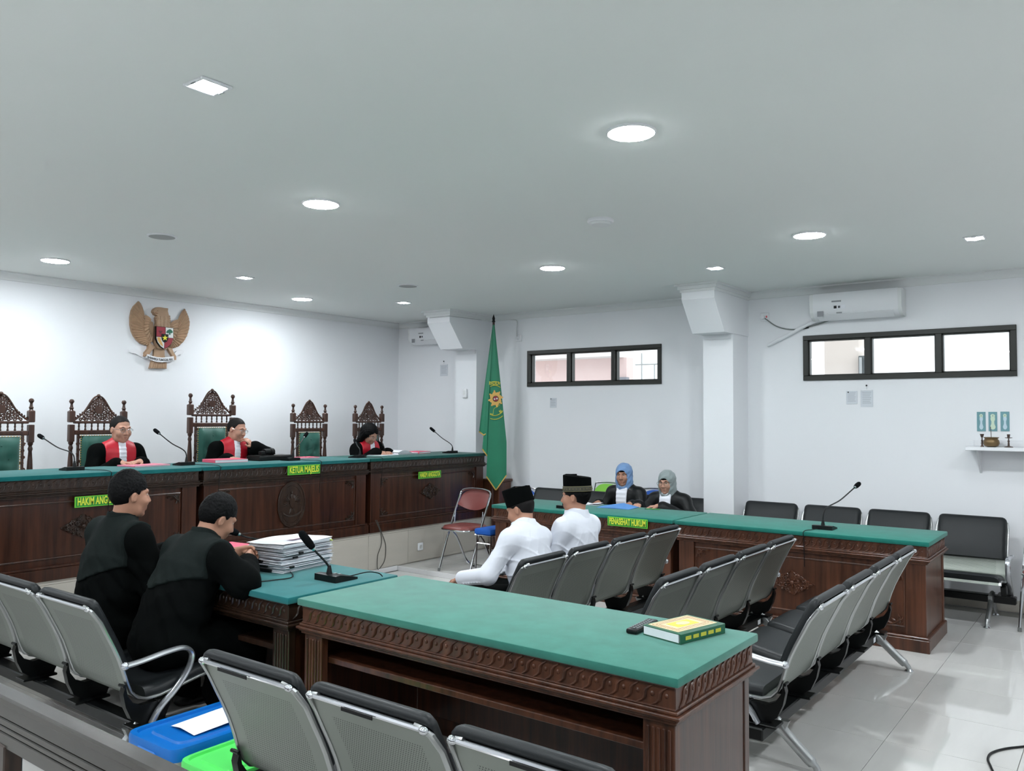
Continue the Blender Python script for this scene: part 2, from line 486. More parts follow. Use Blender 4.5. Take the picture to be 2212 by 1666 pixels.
# judges' platform with tiled riser, low white base, and the low dais step to its right
pf = struct('platform', MB().bb(XL, XR, YP, YB, 0, PLAT-0.012), RTILE)
for i in range(19):
    xa = XR-TS*(i+1)
    if xa < XL: break
    MB().bb(xa+.0015, xa+TS-.0015, YP-0.010, YP, 0.055, PLAT-0.014, 0.001).build('riser_tile', RTILE, pf, None)
    MB().bb(xa+.0015, xa+TS-.0015, YP-0.012, YP+0.45, PLAT-0.012, PLAT, 0.001).build('tread_tile', RTILE, pf, None)
struct('baseboard_platform', MB().bb(XL, 6.19, YP-0.014, YP, 0, 0.05, 0.003), WTILE)
ds = struct('dais', MB().bb(6.20, XR, 4.985, YP, 0, DAIS-0.006), GROUT)
for i in range(4):
    for j in range(3):
        xa = 6.20+TS*i; ya = 4.985+0.387*j
        MB().bb(xa+.0015, min(xa+TS, XR)-.0015, ya+.0015, ya+.387-.0015, DAIS-.006, DAIS, .0008).build('tile', TILE, ds, None)
struct('trim_4', MB().bb(6.185, 6.20, 4.985, YP-0.015, 0, DAIS+0.003, 0.002), WTILE)
# skirting on the right wall
bs = struct('baseboard_right', MB().bb(XR-0.012, XR, YF, 4.98, 0, 0.10, 0.002), RTILE)

# pilasters with haunched beam ends
def pilaster(name, y0_, y1_, xf, xb):
    m = MB()
    m.bb(xf, XR+.01, y0_, y1_, 0, 2.43)
    # haunch profile in (x, z)
    prof = [(XR+.01, 2.43), (xb, 2.425), (xb-.24, 2.725), (xb-.24, HC+.02), (XR+.01, HC+.02)]
    m.prism(prof, y1_-y0_+0.02, (0, y0_-.01, 0), (1, 0, 0), (0, 0, 1), (0, 1, 0))
    m.bb(xf-.008, xf+.002, y0_+.02, y1_-.02, 2.38, 2.428)
    st = struct(name, m, WALL)
    # capping moulding round the haunch under the ceiling
    mm = MB()
    for e, zt in ((0.012, HC-.075), (0.03, HC-.05), (0.055, HC-.018)):
        mm.bb(xb-.24-e, XR, y0_-.01-e, y1_+.01+e, zt, HC+.001)
    mm.build('capping', TRIMM, st)
    return st
pilaster('column_1', 3.076, 3.385, 7.665, 7.435)
pilaster('column_2', 6.405, 6.74, 7.79, 7.514)

# windows
GLASS = glass_mat()
FRAME = mat('dark_bronze_aluminium', (38, 39, 35), 0.4, metal=0.2)
def window(name, w):
    ya, yb, za, zb = w
    m = MB(); fw = 0.045
    x0_, x1_ = XR-0.02, XR+0.09
    m.bb(x0_, x1_, ya, yb, za, za+fw, .003); m.bb(x0_, x1_, ya, yb, zb-fw, zb, .003)
    m.bb(x0_, x1_, ya, ya+fw, za+fw, zb-fw, .003); m.bb(x0_, x1_, yb-fw, yb, za+fw, zb-fw, .003)
    fr = struct(name, m, FRAME)
    L = (yb-ya)
    for k in (1, 2):
        c = ya+L*k/3
        MB().bb(x0_, x1_, c-.024, c+.024, za+fw, zb-fw, .003).build('mullion', FRAME, fr)
    for k in range(3):
        a = ya+L*k/3+(.045 if k == 0 else .024); b = ya+L*(k+1)/3-(.045 if k == 2 else .024)
        # sash rim and pane
        r = MB()
        r.bb(x0_+.03, x1_-.02, a, b, za+fw, za+fw+.012); r.bb(x0_+.03, x1_-.02, a, b, zb-fw-.012, zb-fw)
        r.bb(x0_+.03, x1_-.02, a, a+.012, za+fw, zb-fw); r.bb(x0_+.03, x1_-.02, b-.012, b, za+fw, zb-fw)
        sash = r.build('sash', FRAME, fr)
        MB().bb(XR+.035, XR+.040, a+.012, b-.012, za+fw+.012, zb-fw-.012).build('pane', GLASS, sash, None)
    return fr
window('window_1', WIN[0]); window('window_2', WIN[1])

# ------------------------------------------------------------------ outside the windows
PINKW = mat('pale_pink_render', (226, 200, 196), 0.85)
EAVE = mat('white_soffit', (240, 240, 240), 0.8)
GREYW = mat('beige_render', (206, 194, 186), 0.85)
t = thing('neighbouring_house', 'pale pink neighbouring house wall seen through the window by the flag', 'building', (10.5, 7.6, 0))
MB().bb(0, .2, -1.78, 2.4, 0, 2.48).build('wall', PINKW, t)
MB().bb(-.35, .3, -1.74, 2.4, 2.48, 2.60).build('eave', EAVE, t)
MB().bb(.0, .3, -1.4, 2.4, 2.60, 3.6).build('upper_wall', EAVE, t)
MB().bb(-.10, .0, -1.83, -1.63, 2.02, 2.19, .01).build('meter_box', mat('grey_box', (120, 120, 128), .5), t)
t = thing('steel_fence', 'thin grey pipe railing outside the window by the flag', 'railing', (10.4, 4.9, 0))
for k, yy in enumerate((.62, .42, -.3, -1.0)):
    MB().cyl((0, yy, 0), (0, yy, 2.52 if k == 0 else 2.36), .012).build('post', ALU, t)
MB().cyl((0, .72, 2.36), (0, -1.2, 2.36), .012).build('rail', ALU, t)
MB().cyl((0, .62, 1.3), (0, -1.2, 1.3), .012).build('rail', ALU, t)
t = thing('porch_column', 'beige square column outside the window below the air conditioner', 'column', (10.1, 2.69, 0))
MB().bb(-.13, .13, -.20, .19, 0, 3.4, .01).build('shaft', GREYW, t)
MB().bb(-.16, .16, -.23, .22, 0, .2, .01).build('base', GREYW, t)
t = thing('outdoor_unit', 'dark grey box standing beside the column outside the window', 'box', (10.0, 2.42, 0))
MB().bb(-.08, .1, -.06, .065, 1.2, 2.33, .01).build('casing', mat('dark_grey_paint', (70, 76, 78), .4), t)
MB().bb(-.1, -.08, .02, .05, 1.3, 2.31).build('edge_strip', ALU, t)
MB().bb(-.06, .08, -.05, .05, 0, 1.2).build('stand', ALU, t)
struct('outside_ground', MB().bb(XR+T+.02, 16, -4, 14, -0.2, -0.02), mat('concrete', (180, 178, 172), .9, var=.1, vscale=4))

# ------------------------------------------------------------------ ceiling lamps
EM_W = emitter('led_panel', (244, 251, 255), LAMP_E)
EM_S = emitter('led_spot', (244, 251, 255), SPOT_E)
LG = 'round ceiling lights'
def round_lamp(label, x, y):
    t = thing('ceiling_light', label, 'ceiling light', (x, y, HC), 0, LG)
    MB().lathe([(.112, 0), (.112, -.006), (.104, -.011), (.098, -.008), (.098, 0)], n=32).build('rim', WHITEP, t)
    MB().lathe([(.001, -.0125), (.099, -.0125), (.099, -.004), (.001, -.004)], n=32).build('diffuser', EM_W, t, None)
round_lamp('large round ceiling light nearest the camera, right of centre', 3.19, 1.745)
round_lamp('round ceiling light between the square spot and the smoke detector, left of centre', 3.19, 3.83)
round_lamp('round ceiling light at the far left above the carved chairs', 3.10, 7.03)
round_lamp('round ceiling light left of the air conditioner on the window wall', 5.71, 1.74)
round_lamp('round ceiling light in the middle above the defence tables', 5.72, 3.88)
round_lamp('round ceiling light near the back wall to the right of the eagle emblem', 5.69, 7.12)
for x, y in ((0.62, 1.74), (0.62, 3.83), (3.19, -.4), (5.71, -.4), (.62, -.4), (.62, 7.05), (-1.4, 1.74), (-1.4, 5.4)):
    round_lamp('round flush ceiling light over the public side, outside the picture', x, y)
def spot(label, x, y, rz=.0):
    t = thing('ceiling_spot', label, 'spotlight', (x, y, HC), rz, 'square ceiling spots')
    m = MB(); a, b = .066, .052
    for (u0, u1, v0, v1) in ((-a, a, -a, -b), (-a, a, b, a), (-a, -b, -b, b), (b, a, -b, b)): m.bb(u0, u1, v0, v1, -.010, 0, .002)
    m.build('frame', WHITEP, t)
    MB().lathe([(.001, -.009), (.048, -.009), (.05, -.002), (.001, -.002)], n=20).build('lamp', EM_S, t, None)
    for sx in (-1, 1): MB().box((sx*.060, 0, -.011), (.008, .03, .004), .001).build('clip', mat('grey_clip', (110, 112, 118), .4), t)
spot('square ceiling spotlight at the upper left, nearest the camera', 1.781, 2.81)
spot('small ceiling spotlight above the judges, right of the eagle emblem', 4.506, 6.46)
spot('small ceiling spotlight in front of the haunch by the flag', 6.525, 6.416)
spot('small ceiling spotlight to the left of the middle column', 6.515, 2.766)
spot('small ceiling spotlight at the far right above the shelf', 6.469, .84)
def detector(label, x, y, r=.085):
    t = thing('smoke_detector', label, 'smoke detector', (x, y, HC), 0, 'smoke detectors')
    MB().lathe([(r, 0), (r, -.012), (r*.92, -.02)], n=24).build('base', WHITEP, t)
    MB().lathe([(r*.75, -.02), (r*.72, -.034), (r*.45, -.042), (.002, -.044)], n=24).build('cover', TRIMM, t)
detector('round white smoke detector in the middle of the ceiling', 4.515, 2.692)
def grille(label, x, y):
    t = thing('ceiling_speaker', label, 'speaker', (x, y, HC), 0, 'round ceiling speakers')
    MB().lathe([(.10, 0), (.10, -.006), (.09, -.009)], n=28).build('rim', WHITEP, t)
    MB().lathe([(.088, -.009), (.06, -.011), (.002, -.012)], n=28).build('grille', mat('grey_mesh', (168, 170, 170), .6, bump=.5, bscale=900), t)
grille('round grey ceiling speaker at the left above the judges', 3.123, 5.457)
grille('round grey ceiling speaker in front of the haunch by the flag', 5.715, 5.565)

# ------------------------------------------------------------------ court tables (one pattern for benches and tables)
def spiral(cx, cz, r, a0, turns, sgn, y, n=14):
    return [(cx+r*(1-.85*i/n)*math.cos(a0+sgn*2*PI*turns*i/n), y, cz+r*(1-.85*i/n)*math.sin(a0+sgn*2*PI*turns*i/n)) for i in range(n+1)]
def leaf(m, cx, cz, ang, L, w, y, h=.008):
    """a raised pointed leaf lying in the x-z plane, bulging to -y"""
    c, s_ = math.cos(ang), math.sin(ang)
    prof = [(0, 0), (.25, .7), (.5, 1), (.75, .7), (1, 0)]
    top = []; bot = []; mid = []
    for t, b in prof:
        bend = .25*math.sin(t*PI)*w
        for lst, k in ((top, 1), (bot, -1), (mid, 0)):
            u = t*L; v = k*b*w/2+bend
            lst.append((cx+u*c-v*s_, y-(h if k == 0 else 0)*math.sin(PI*min(max(t, .12), .88)), cz+u*s_+v*c))
    m.sheet([top, mid, bot])
def diamond_carving(seed, a=.168, b=.09, y=0.0):
    rnd = random.Random(seed); m = MB()
    m.prism([(-a, 0), (0, -b), (a, 0), (0, b)], -.006, (0, y, 0), (1, 0, 0), (0, 0, 1), (0, 1, 0))
    for sx in (-1, 1):
        for sz in (-1, 1):
            for (u, v, r) in ((.28, .30, .020), (.52, .22, .017), (.20, .60, .015), (.68, .10, .012), (.42, .48, .012)):
                m.tube(spiral(sx*a*u, sz*b*v, r, rnd.uniform(0, 6.28), 1.3, sx*sz, y-.010), [.005]*13+[.0045, .003], 6)
            for k in range(5):
                t = k/5
                leaf(m, sx*a*(1-t)*.9, sz*b*t*.9, math.atan2(sz*.5, -sx)+rnd.uniform(-.6, .6), .03, .014, y-.008, .009)
    m.ell((0, y-.010, 0), (.016, .012, .016))
    for k in range(8): leaf(m, .012*math.cos(k*PI/4), .012*math.sin(k*PI/4), k*PI/4, .032, .014, y-.010, .010)
    return m
def corner_carving(sx, sz):
    m = MB()
    m.tube(spiral(sx*.03, sz*.022, .020, 0, 1.4, sx*sz, -.006), [.005]*13+[.004, .003], 6)
    m.tube(bez([(0, -.004, sz*.075), (sx*.012, -.008, sz*.045), (sx*.035, -.008, sz*.035), (sx*.06, -.008, sz*.012), (sx*.11, -.004, 0)], 5), .0055, 6)
    for u, v, an in ((.05, .03, .5), (.07, .012, .2), (.02, .05, 1.1), (.085, .018, .1), (.01, .03, .9)):
        leaf(m, sx*u, sz*v, math.atan2(sz*math.sin(an), sx*math.cos(an)), .035, .018, -.005, .010)
    m.prism([(0, 0), (sx*.10, 0), (sx*.055, sz*.028), (sx*.025, sz*.05), (0, sz*.08)], -.004, (0, 0, 0), (1, 0, 0), (0, 0, 1), (0, 1, 0))
    return m
def oval_emblem():
    m = MB(); a, b = .155, .215
    ring = lambda ra, rb, y: [(ra*math.cos(2*PI*i/36), y, rb*math.sin(2*PI*i/36)) for i in range(36)]
    m.prism([(p[0], p[2]) for p in ring(a, b, 0)], -.008, (0, 0, 0), (1, 0, 0), (0, 0, 1), (0, 1, 0))
    m.tube(ring(a-.004, b-.004, -.010), .006, 6, True); m.tube(ring(a*.8, b*.8, -.009), .003, 6, True)
    # relief of a spread-winged bird with shield and scroll
    for sx in (-1, 1):
        for k in range(7):
            an = R(-25+k*17); leaf(m, sx*.02, .025, PI/2-sx*(PI/2-an), .095-.004*k, .018, -.010, .008)
    m.ell((0, -.010, .075), (.018, .012, .028)); m.ell((0, -.012, .11), (.013, .010, .014))
    m.prism([(-.028, .06), (.028, .06), (.028, .01), (0, -.035), (-.028, .01)], -.016, (0, 0, 0), (1, 0, 0), (0, 0, 1), (0, 1, 0))
    for k in range(-2, 3): leaf(m, k*.006, -.03, -PI/2+k*.14, .06, .014, -.009, .008)
    m.tube(bez([(-.10, -.010, -.075), (-.05, -.012, -.1), (0, -.012, -.106), (.05, -.012, -.1), (.1, -.010, -.075)], 5), .009, 6)
    for k in range(22):
        an = R(200+k*140/21); m.ell((a*.9*math.cos(an), -.009, b*.9*math.sin(an)), (.006, .004, .008), 6, 4)
    return m
CARV = {}
def table(name, label, cat, loc, rz, center='diamond', top=None, frieze=None, body=None, group=None, xs=1.0):
    top = top or FELTG; body = body or WOOD; fz = frieze or WOODL
    t = thing(name, label, cat, loc, rz, group)
    L, D = 1.853, .68; hx, hy = L/2, D/2
    t.scale = (xs, 1, 1)
    def part(key, fn, nm, m, loc2=(0, 0, 0), ang=35, parent=None):
        if (key) not in CARV: CARV[key] = fn().mesh(nm, ang)
        o = bpy.data.objects.new(nm, CARV[key]); COL.objects.link(o); o.parent = parent or t; o.location = loc2
        if not CARV[key].materials: CARV[key].materials.append(None)
        o.material_slots[0].link = 'OBJECT'; o.material_slots[0].material = m
        return o
    part('felt', lambda: MB().bb(-hx-.018, hx+.018, -hy-.018, hy+.018, .727, .76, .007), 'felt_top', top)
    part('frz', lambda: MB().bb(-hx, hx, -hy, hy, .645, .728, .003), 'frieze', fz)
    def carv():
        m = MB()
        for side in (-1, 1):
            n = 34
            for i in range(n):
                x = -hx+.03+(L-.06)*(i+.5)/n; y = side*(hy+.001)
                pts = [(x-.030+.06*k/6, y, .652+.066*(k/6)) for k in range(7)]
                pts = [(p[0]-side*0+.010*math.sin(k/6*2*PI), p[1], p[2]) for k, p in enumerate(pts)]
                if side > 0: pts = [(x-(p[0]-x), p[1], p[2]) for p in pts]
                m.tube(pts, [.0025, .005, .0065, .007, .0065, .005, .0025], 6)
                m.ell((x+.026*side*-1, y, .69), (.008, .004, .009), 6, 4)
            m.tube([(-hx, side*hy, .7225), (hx, side*hy, .7225)], .004, 6); m.tube([(-hx, side*hy, .650), (hx, side*hy, .650)], .004, 6)
        for side in (-1, 1):
            n = 12
            for i in range(n):
                y = -hy+.03+(D-.06)*(i+.5)/n; x = side*(hx+.001)
                pts = [(x, y+side*(-.030+.06*k/6+.010*math.sin(k/6*2*PI)), .652+.066*(k/6)) for k in range(7)]
                m.tube(pts, [.0025, .005, .0065, .007, .0065, .005, .0025], 6)
                m.ell((x, y-.026, .69), (.004, .008, .009), 6, 4)
        return m
    part('frzc', carv, 'frieze_carving', fz)
    def mould():
        m = MB()
        for e, z0_, z1_ in ((.004, .600, .612), (.012, .612, .622), (.022, .622, .634), (.010, .634, .646)):
            m.bb(-hx-e, hx+e, -hy-e, hy+e, z0_, z1_, .003)
        return m
    part('mld', mould, 'moulding', fz)
    for sx in (-1, 1):
        part('side', lambda: MB().bb(-.015, .015, -hy+.02, hy-.02, .10, .602), 'side_panel', body, (sx*(hx-.03), 0, 0))
        part('stile', lambda: MB().bb(-.065, .065, -.025, .02, .10, .602, .003), 'stile', body, (sx*(hx-.075), -hy+.035, 0))
        def flut():
            m = MB().bb(-.058, .058, -.02, .02, .0, .602, .003)
            for k in range(5): m.bb(-.046+k*.0195, -.034+k*.0195, .02, .026, .06, .58, .003)
            m.bb(-.063, .063, -.02, .028, 0, .05, .003)
            return m
        part('pil', flut, 'fluted_pilaster', fz, (sx*(hx-.065), hy-.03, 0))
        part('plse', lambda: MB().bb(-.02, .02, -hy-.005, hy+.005, 0, .10, .006), 'plinth_end', body, (sx*(hx-.012), 0, 0))
    def plinth():
        m = MB().bb(-hx-.012, hx+.012, -hy-.015, -hy+.02, 0, .085, .003); m.bb(-hx-.006, hx+.006, -hy-.009, -hy+.02, .085, .103, .005); return m
    part('plf', plinth, 'plinth', body)
    part('fp', lambda: MB().bb(-hx+.1, hx-.1, -hy+.03, -hy+.05, .10, .602), 'front_panel', body)
    def pmould():
        m = MB(); y = -hy+.028; a, z0_, z1_ = hx-.15, .155, .555
        for p, q in (((-a, y, z0_), (a, y, z0_)), ((a, y, z0_), (a, y, z1_)), ((a, y, z1_), (-a, y, z1_)), ((-a, y, z1_), (-a, y, z0_))):
            m.tube([p, q], .008, 8)
        return m
    part('pm', pmould, 'panel_moulding', body)
    for sx in (-1, 1):
        for sz in (-1, 1):
            part(('cc', sx, sz), lambda: corner_carving(-sx, -sz), 'corner_carving', fz, (sx*(hx-.155), -hy+.028, .355+sz*.195))
    if center == 'diamond': part('dia', lambda: diamond_carving(3), 'center_carving', fz, (0, -hy+.028, .365))
    else: part('oval', oval_emblem, 'carved_oval_emblem', fz, (0, -hy+.028, .372))
    part('shelf', lambda: MB().bb(-hx+.05, hx-.05, -hy+.06, hy-.06, .470, .496, .003), 'shelf', fz)
    return t

tb = 'court tables'
table('judges_bench', 'left section of the judges\' bench, dark wood with teal felt, behind the two robed men', 'bench', (3.005, 6.56, PLAT), 0, 'diamond', FELTB, WOODD, None, "judges' bench sections")
table('judges_bench', 'middle section of the judges\' bench with a carved oval emblem', 'bench', (4.905, 6.56, PLAT), 0, 'oval', FELTB, WOODD, None, "judges' bench sections")
table('judges_bench', 'right section of the judges\' bench ending next to the green flag', 'bench', (6.805, 6.56, PLAT), 0, 'diamond', FELTD, WOODD, None, "judges' bench sections")
table('defence_table', 'defence table nearer the flag, under the two women in headscarves', 'table', (6.60, 3.985, 0), -PI/2, 'diamond', FELTE, None, WOODL, tb, 1.006)
table('defence_table', 'defence table with one microphone, nearer the right edge, diamond carving on its front', 'table', (6.60, 2.065, 0), -PI/2, 'diamond', FELTE, None, WOODL, tb, 1.006)
table('court_table', 'empty dark wood table in the foreground with light green felt top and open shelf', 'table', (2.828, 2.137, 0), PI/2, 'diamond', FELTG, None, None, tb, 1.013)
table('prosecution_table', 'teal felt table with the stack of files in front of the two robed men', 'table', (2.802, 4.083, 0), PI/2, 'diamond', FELTT, WOODD, None, tb, 1.013)

# ------------------------------------------------------------------ gang seats
PROF = [(0, .755), (.03, .70), (.06, .64), (.088, .585), (.113, .53), (.135, .47), (.152, .415), (.17, .37), (.20, .338), (.245, .322), (.31, .322), (.40, .338), (.50, .358), (.56, .366), (.59, .358), (.60, .340)]
def profpts(off=0.0, a=0, b=None):
    P = PROF[a:b]; out = []
    for i, p in enumerate(P):
        q0 = P[max(i-1, 0)]; q1 = P[min(i+1, len(P)-1)]
        dy, dz = q1[0]-q0[0], q1[1]-q0[1]; l = math.hypot(dy, dz)
        out.append((p[0]-dz/l*off, p[1]+dy/l*off))     # positive = towards the sitter
    return out
GC = {}
ALUP = mat('polished_aluminium', (205, 207, 212), .24, metal=.85)
def gang(name, label, loc, rz, pitch=.54, n=4, arms=(1, 1), worn=False):
    t = thing(name, label, 'bench', loc, rz, 'four-seat steel gang benches')
    w = pitch-.022
    def part(key, fn, nm, m, l2, parent, ang=35):
        key = (key, round(w, 4))
        if key not in GC: GC[key] = fn().mesh(nm, ang)
        o = obj(nm, GC[key], m, parent); o.location = l2; return o
    def strip(off0, off1, a, b, hw, rnd=0.0):
        A, B = profpts(off0, a, b), profpts(off1, a, b); m = MB()
        N = len(A)
        rows = []
        for lst, s_ in ((A, 1), (B, -1)):
            rows.append([[( (x), p[0], p[1]) for x in (-hw, -hw*.5, 0, hw*.5, hw)] for p in lst])
        m.sheet(rows[0]); m2 = MB().sheet(rows[1]); m.add(m2.v, [tuple(reversed(f)) for f in m2.f])
        # rim
        for k in (0, 4):
            r = [[rows[0][i][k] for i in range(N)], [rows[1][i][k] for i in range(N)]]
            q = MB().sheet(r); m.add(q.v, q.f if k == 0 else [tuple(reversed(f)) for f in q.f])
        for i in (0, N-1):
            q = MB().sheet([rows[0][i], rows[1][i]]); m.add(q.v, [tuple(reversed(f)) for f in q.f] if i == 0 else q.f)
        return m
    def pad(a, b, th, hw, extra=None, over=False):
        """padded cushion on the sitter's side with rounded rim"""
        base = profpts(.002, a, b); top = profpts(th, a, b)
        if over:
            base = [(.004, .757)]*6+base[1:]
            top = [(-.004, .771), (-.013, .780), (-.010, .793), (.004, .801), (.022, .798), (.038, .781)]+top[1:]
        else:
            base = [base[0]]+base; top = [base[0]]+top
        base = base+[base[-1]]; top = top+[base[-1]]
        xs = [-1, -.995, -.975, -.94, -.88, -.8, -.5, 0, .5, .8, .88, .94, .975, .995, 1]
        rows = []
        for x in xs:
            e = max(0, (abs(x)-.80)/.20); hh = math.sqrt(max(0, 1-e**3))
            rows.append([(x*hw, p[0]+(q[0]-p[0])*hh, p[1]+(q[1]-p[1])*hh) for p, q in zip(base, top)])
        m = MB().sheet(rows); m.f = [tuple(reversed(f)) for f in m.f]
        return m
    L = pitch*n
    for i in range(n):
        xc = pitch*(i+.5)
        sh = part('shell', lambda: strip(.0015, -.0015, 0, None, w/2-.014), 'seat_shell', STEEL, (xc, 0, 0), t)
        part('bpad', lambda: pad(0, 6, .045, w/2-.02, over=True), 'back_pad', BLACKV, (0, 0, 0), sh, 60)
        part('spad', lambda: pad(9, 15, .045, w/2-.02), 'seat_pad', BLACKV, (0, 0, 0), sh, 60)
        def sframe(sx):
            P = profpts(0, 0, None)
            pts = [(sx*(w/2-.012), p[0], p[1]) for p in P]
            pts = [(sx*(w/2-.075), -.012, .768), (sx*(w/2-.045), -.011, .765), (sx*(w/2-.022), -.006, .752)]+pts[1:]
            return MB().tube(pts, [(.011, .0075)]*len(pts), 8, flat=(1, 0, 0))
        for sx in (-1, 1): part(('sf', sx), lambda: sframe(sx), 'side_frame', ALU, (0, 0, 0), sh)
        def bar():
            m = MB().tube([(-w/2+.035, -.013, .764), (w/2-.035, -.013, .764)], .0085, 8)
            for sx in (-1, 1): m.ell((sx*(w/2-.04), -.016, .764), (.017, .0125, .0125), 10, 6)
            return m
        part('bar', bar, 'top_bar', CHROME, (0, 0, 0), sh)
        if worn:
            MB().box((-.05+.03*i, -.0245, .757), (.16-.03*i, .003, .012), .001).build('worn_tape', BLACKP, sh)
    def brk():
        poly = [(.142, .41), (.152, .36), (.178, .322), (.22, .30), (.34, .305), (.36, .285), (.33, .215), (.22, .215), (.172, .25), (.145, .31), (.132, .37)]
        m = MB().prism(poly, .036, (-.018, 0, 0), (0, 1, 0), (0, 0, 1), (1, 0, 0))
        m.box((0, .25, .212), (.10, .17, .012), .003)
        for z in (.405, .30): m.cyl((-.022, .135 if z > .35 else .3, z), (.022, .135 if z > .35 else .3, z), .007, n=8)
        return m
    for i in range(n+1):
        xb = min(max(pitch*i, .03), L-.03)
        part('brk', brk, 'bracket', BLACKM, (xb, 0, 0), t)
    MB().bb(-.05, L+.05, .215, .295, .150, .208, .006).build('beam', BLACKM, t)
    MB().box((L-.12, .2145, .180), (.05, .001, .03)).build('sticker', PAPER, t)
    def leg():
        m = MB()
        for pts in ([(0, .235, .205), (0, .19, .17), (0, .13, .115), (0, .07, .062), (0, .035, .035), (0, .025, .012)],
                    [(0, .275, .205), (0, .32, .17), (0, .40, .115), (0, .50, .062), (0, .545, .035), (0, .555, .012)]):
            m.tube(bez(pts, 4), [(.020, .034)]*5+[(.019, .026)]*10+[(.016, .016)]*6, 10, flat=(1, 0, 0))
        m.prism([(.17, .165), (.34, .165), (.36, .21), (.15, .21)], .03, (-.015, 0, 0), (0, 1, 0), (0, 0, 1), (1, 0, 0))
        return m
    for xl in (.12, L-.04 if arms[1] else L-.06):
        lg = part('leg', leg, 'leg', ALU, (xl, 0, 0), t)
        for y in (.025, .555): part(('foot', y), lambda: MB().lathe([(.024, 0), (.026, .006), (.018, .014), (.012, .02)], (0, y, 0), 14), 'foot', CHROME, (0, 0, 0), lg)
    def arm():
        pts = bez([(0, .125, .50), (0, .20, .505), (0, .32, .520), (0, .405, .520), (0, .445, .485), (0, .43, .42), (0, .37, .345), (0, .29, .275), (0, .25, .215)], 5)
        m = MB().tube(pts, [(.019, .012)]*len(pts), 10, flat=(1, 0, 0)); m.ell((0, .125, .50), (.02, .018, .018), 10, 6)
        return m
    for e, xa in ((0, -.012), (1, L+.012)):
        if arms[e]: part('arm', arm, 'armrest', ALUP, (xa, 0, 0), t)
    return t
G0 = gang
gang('gang_bench', 'steel four-seat bench with the two men in white shirts and black caps seated on it', (3.715, 2.745, 0), 0, .52)
gang('gang_bench', 'empty steel four-seat bench, middle one of the three rows, behind the men in white', (3.715, 1.885, 0), 0, .522)
gang('gang_bench', 'empty steel four-seat bench nearest the right foreground, with worn grey backs', (3.72, 1.128, 0), 0, .522, arms=(1, 0))
gang('gang_bench', 'steel four-seat bench at the far left behind the two robed men', (1.775, 5.80, 0), -PI/2, .562)
gang('gang_bench', 'steel four-seat bench in the front foreground with scuffed perforated backs', (1.655, 2.60, 0), -PI/2, .565, arms=(0, 0), worn=True)
gang('gang_bench', 'empty black padded four-seat bench along the right wall under the shelf', (7.86, .79, 0), PI/2, .567)
gang('gang_bench', 'black padded four-seat bench behind the two women at the defence table', (7.76, 3.33, 0), PI/2, .545, arms=(0, 0))

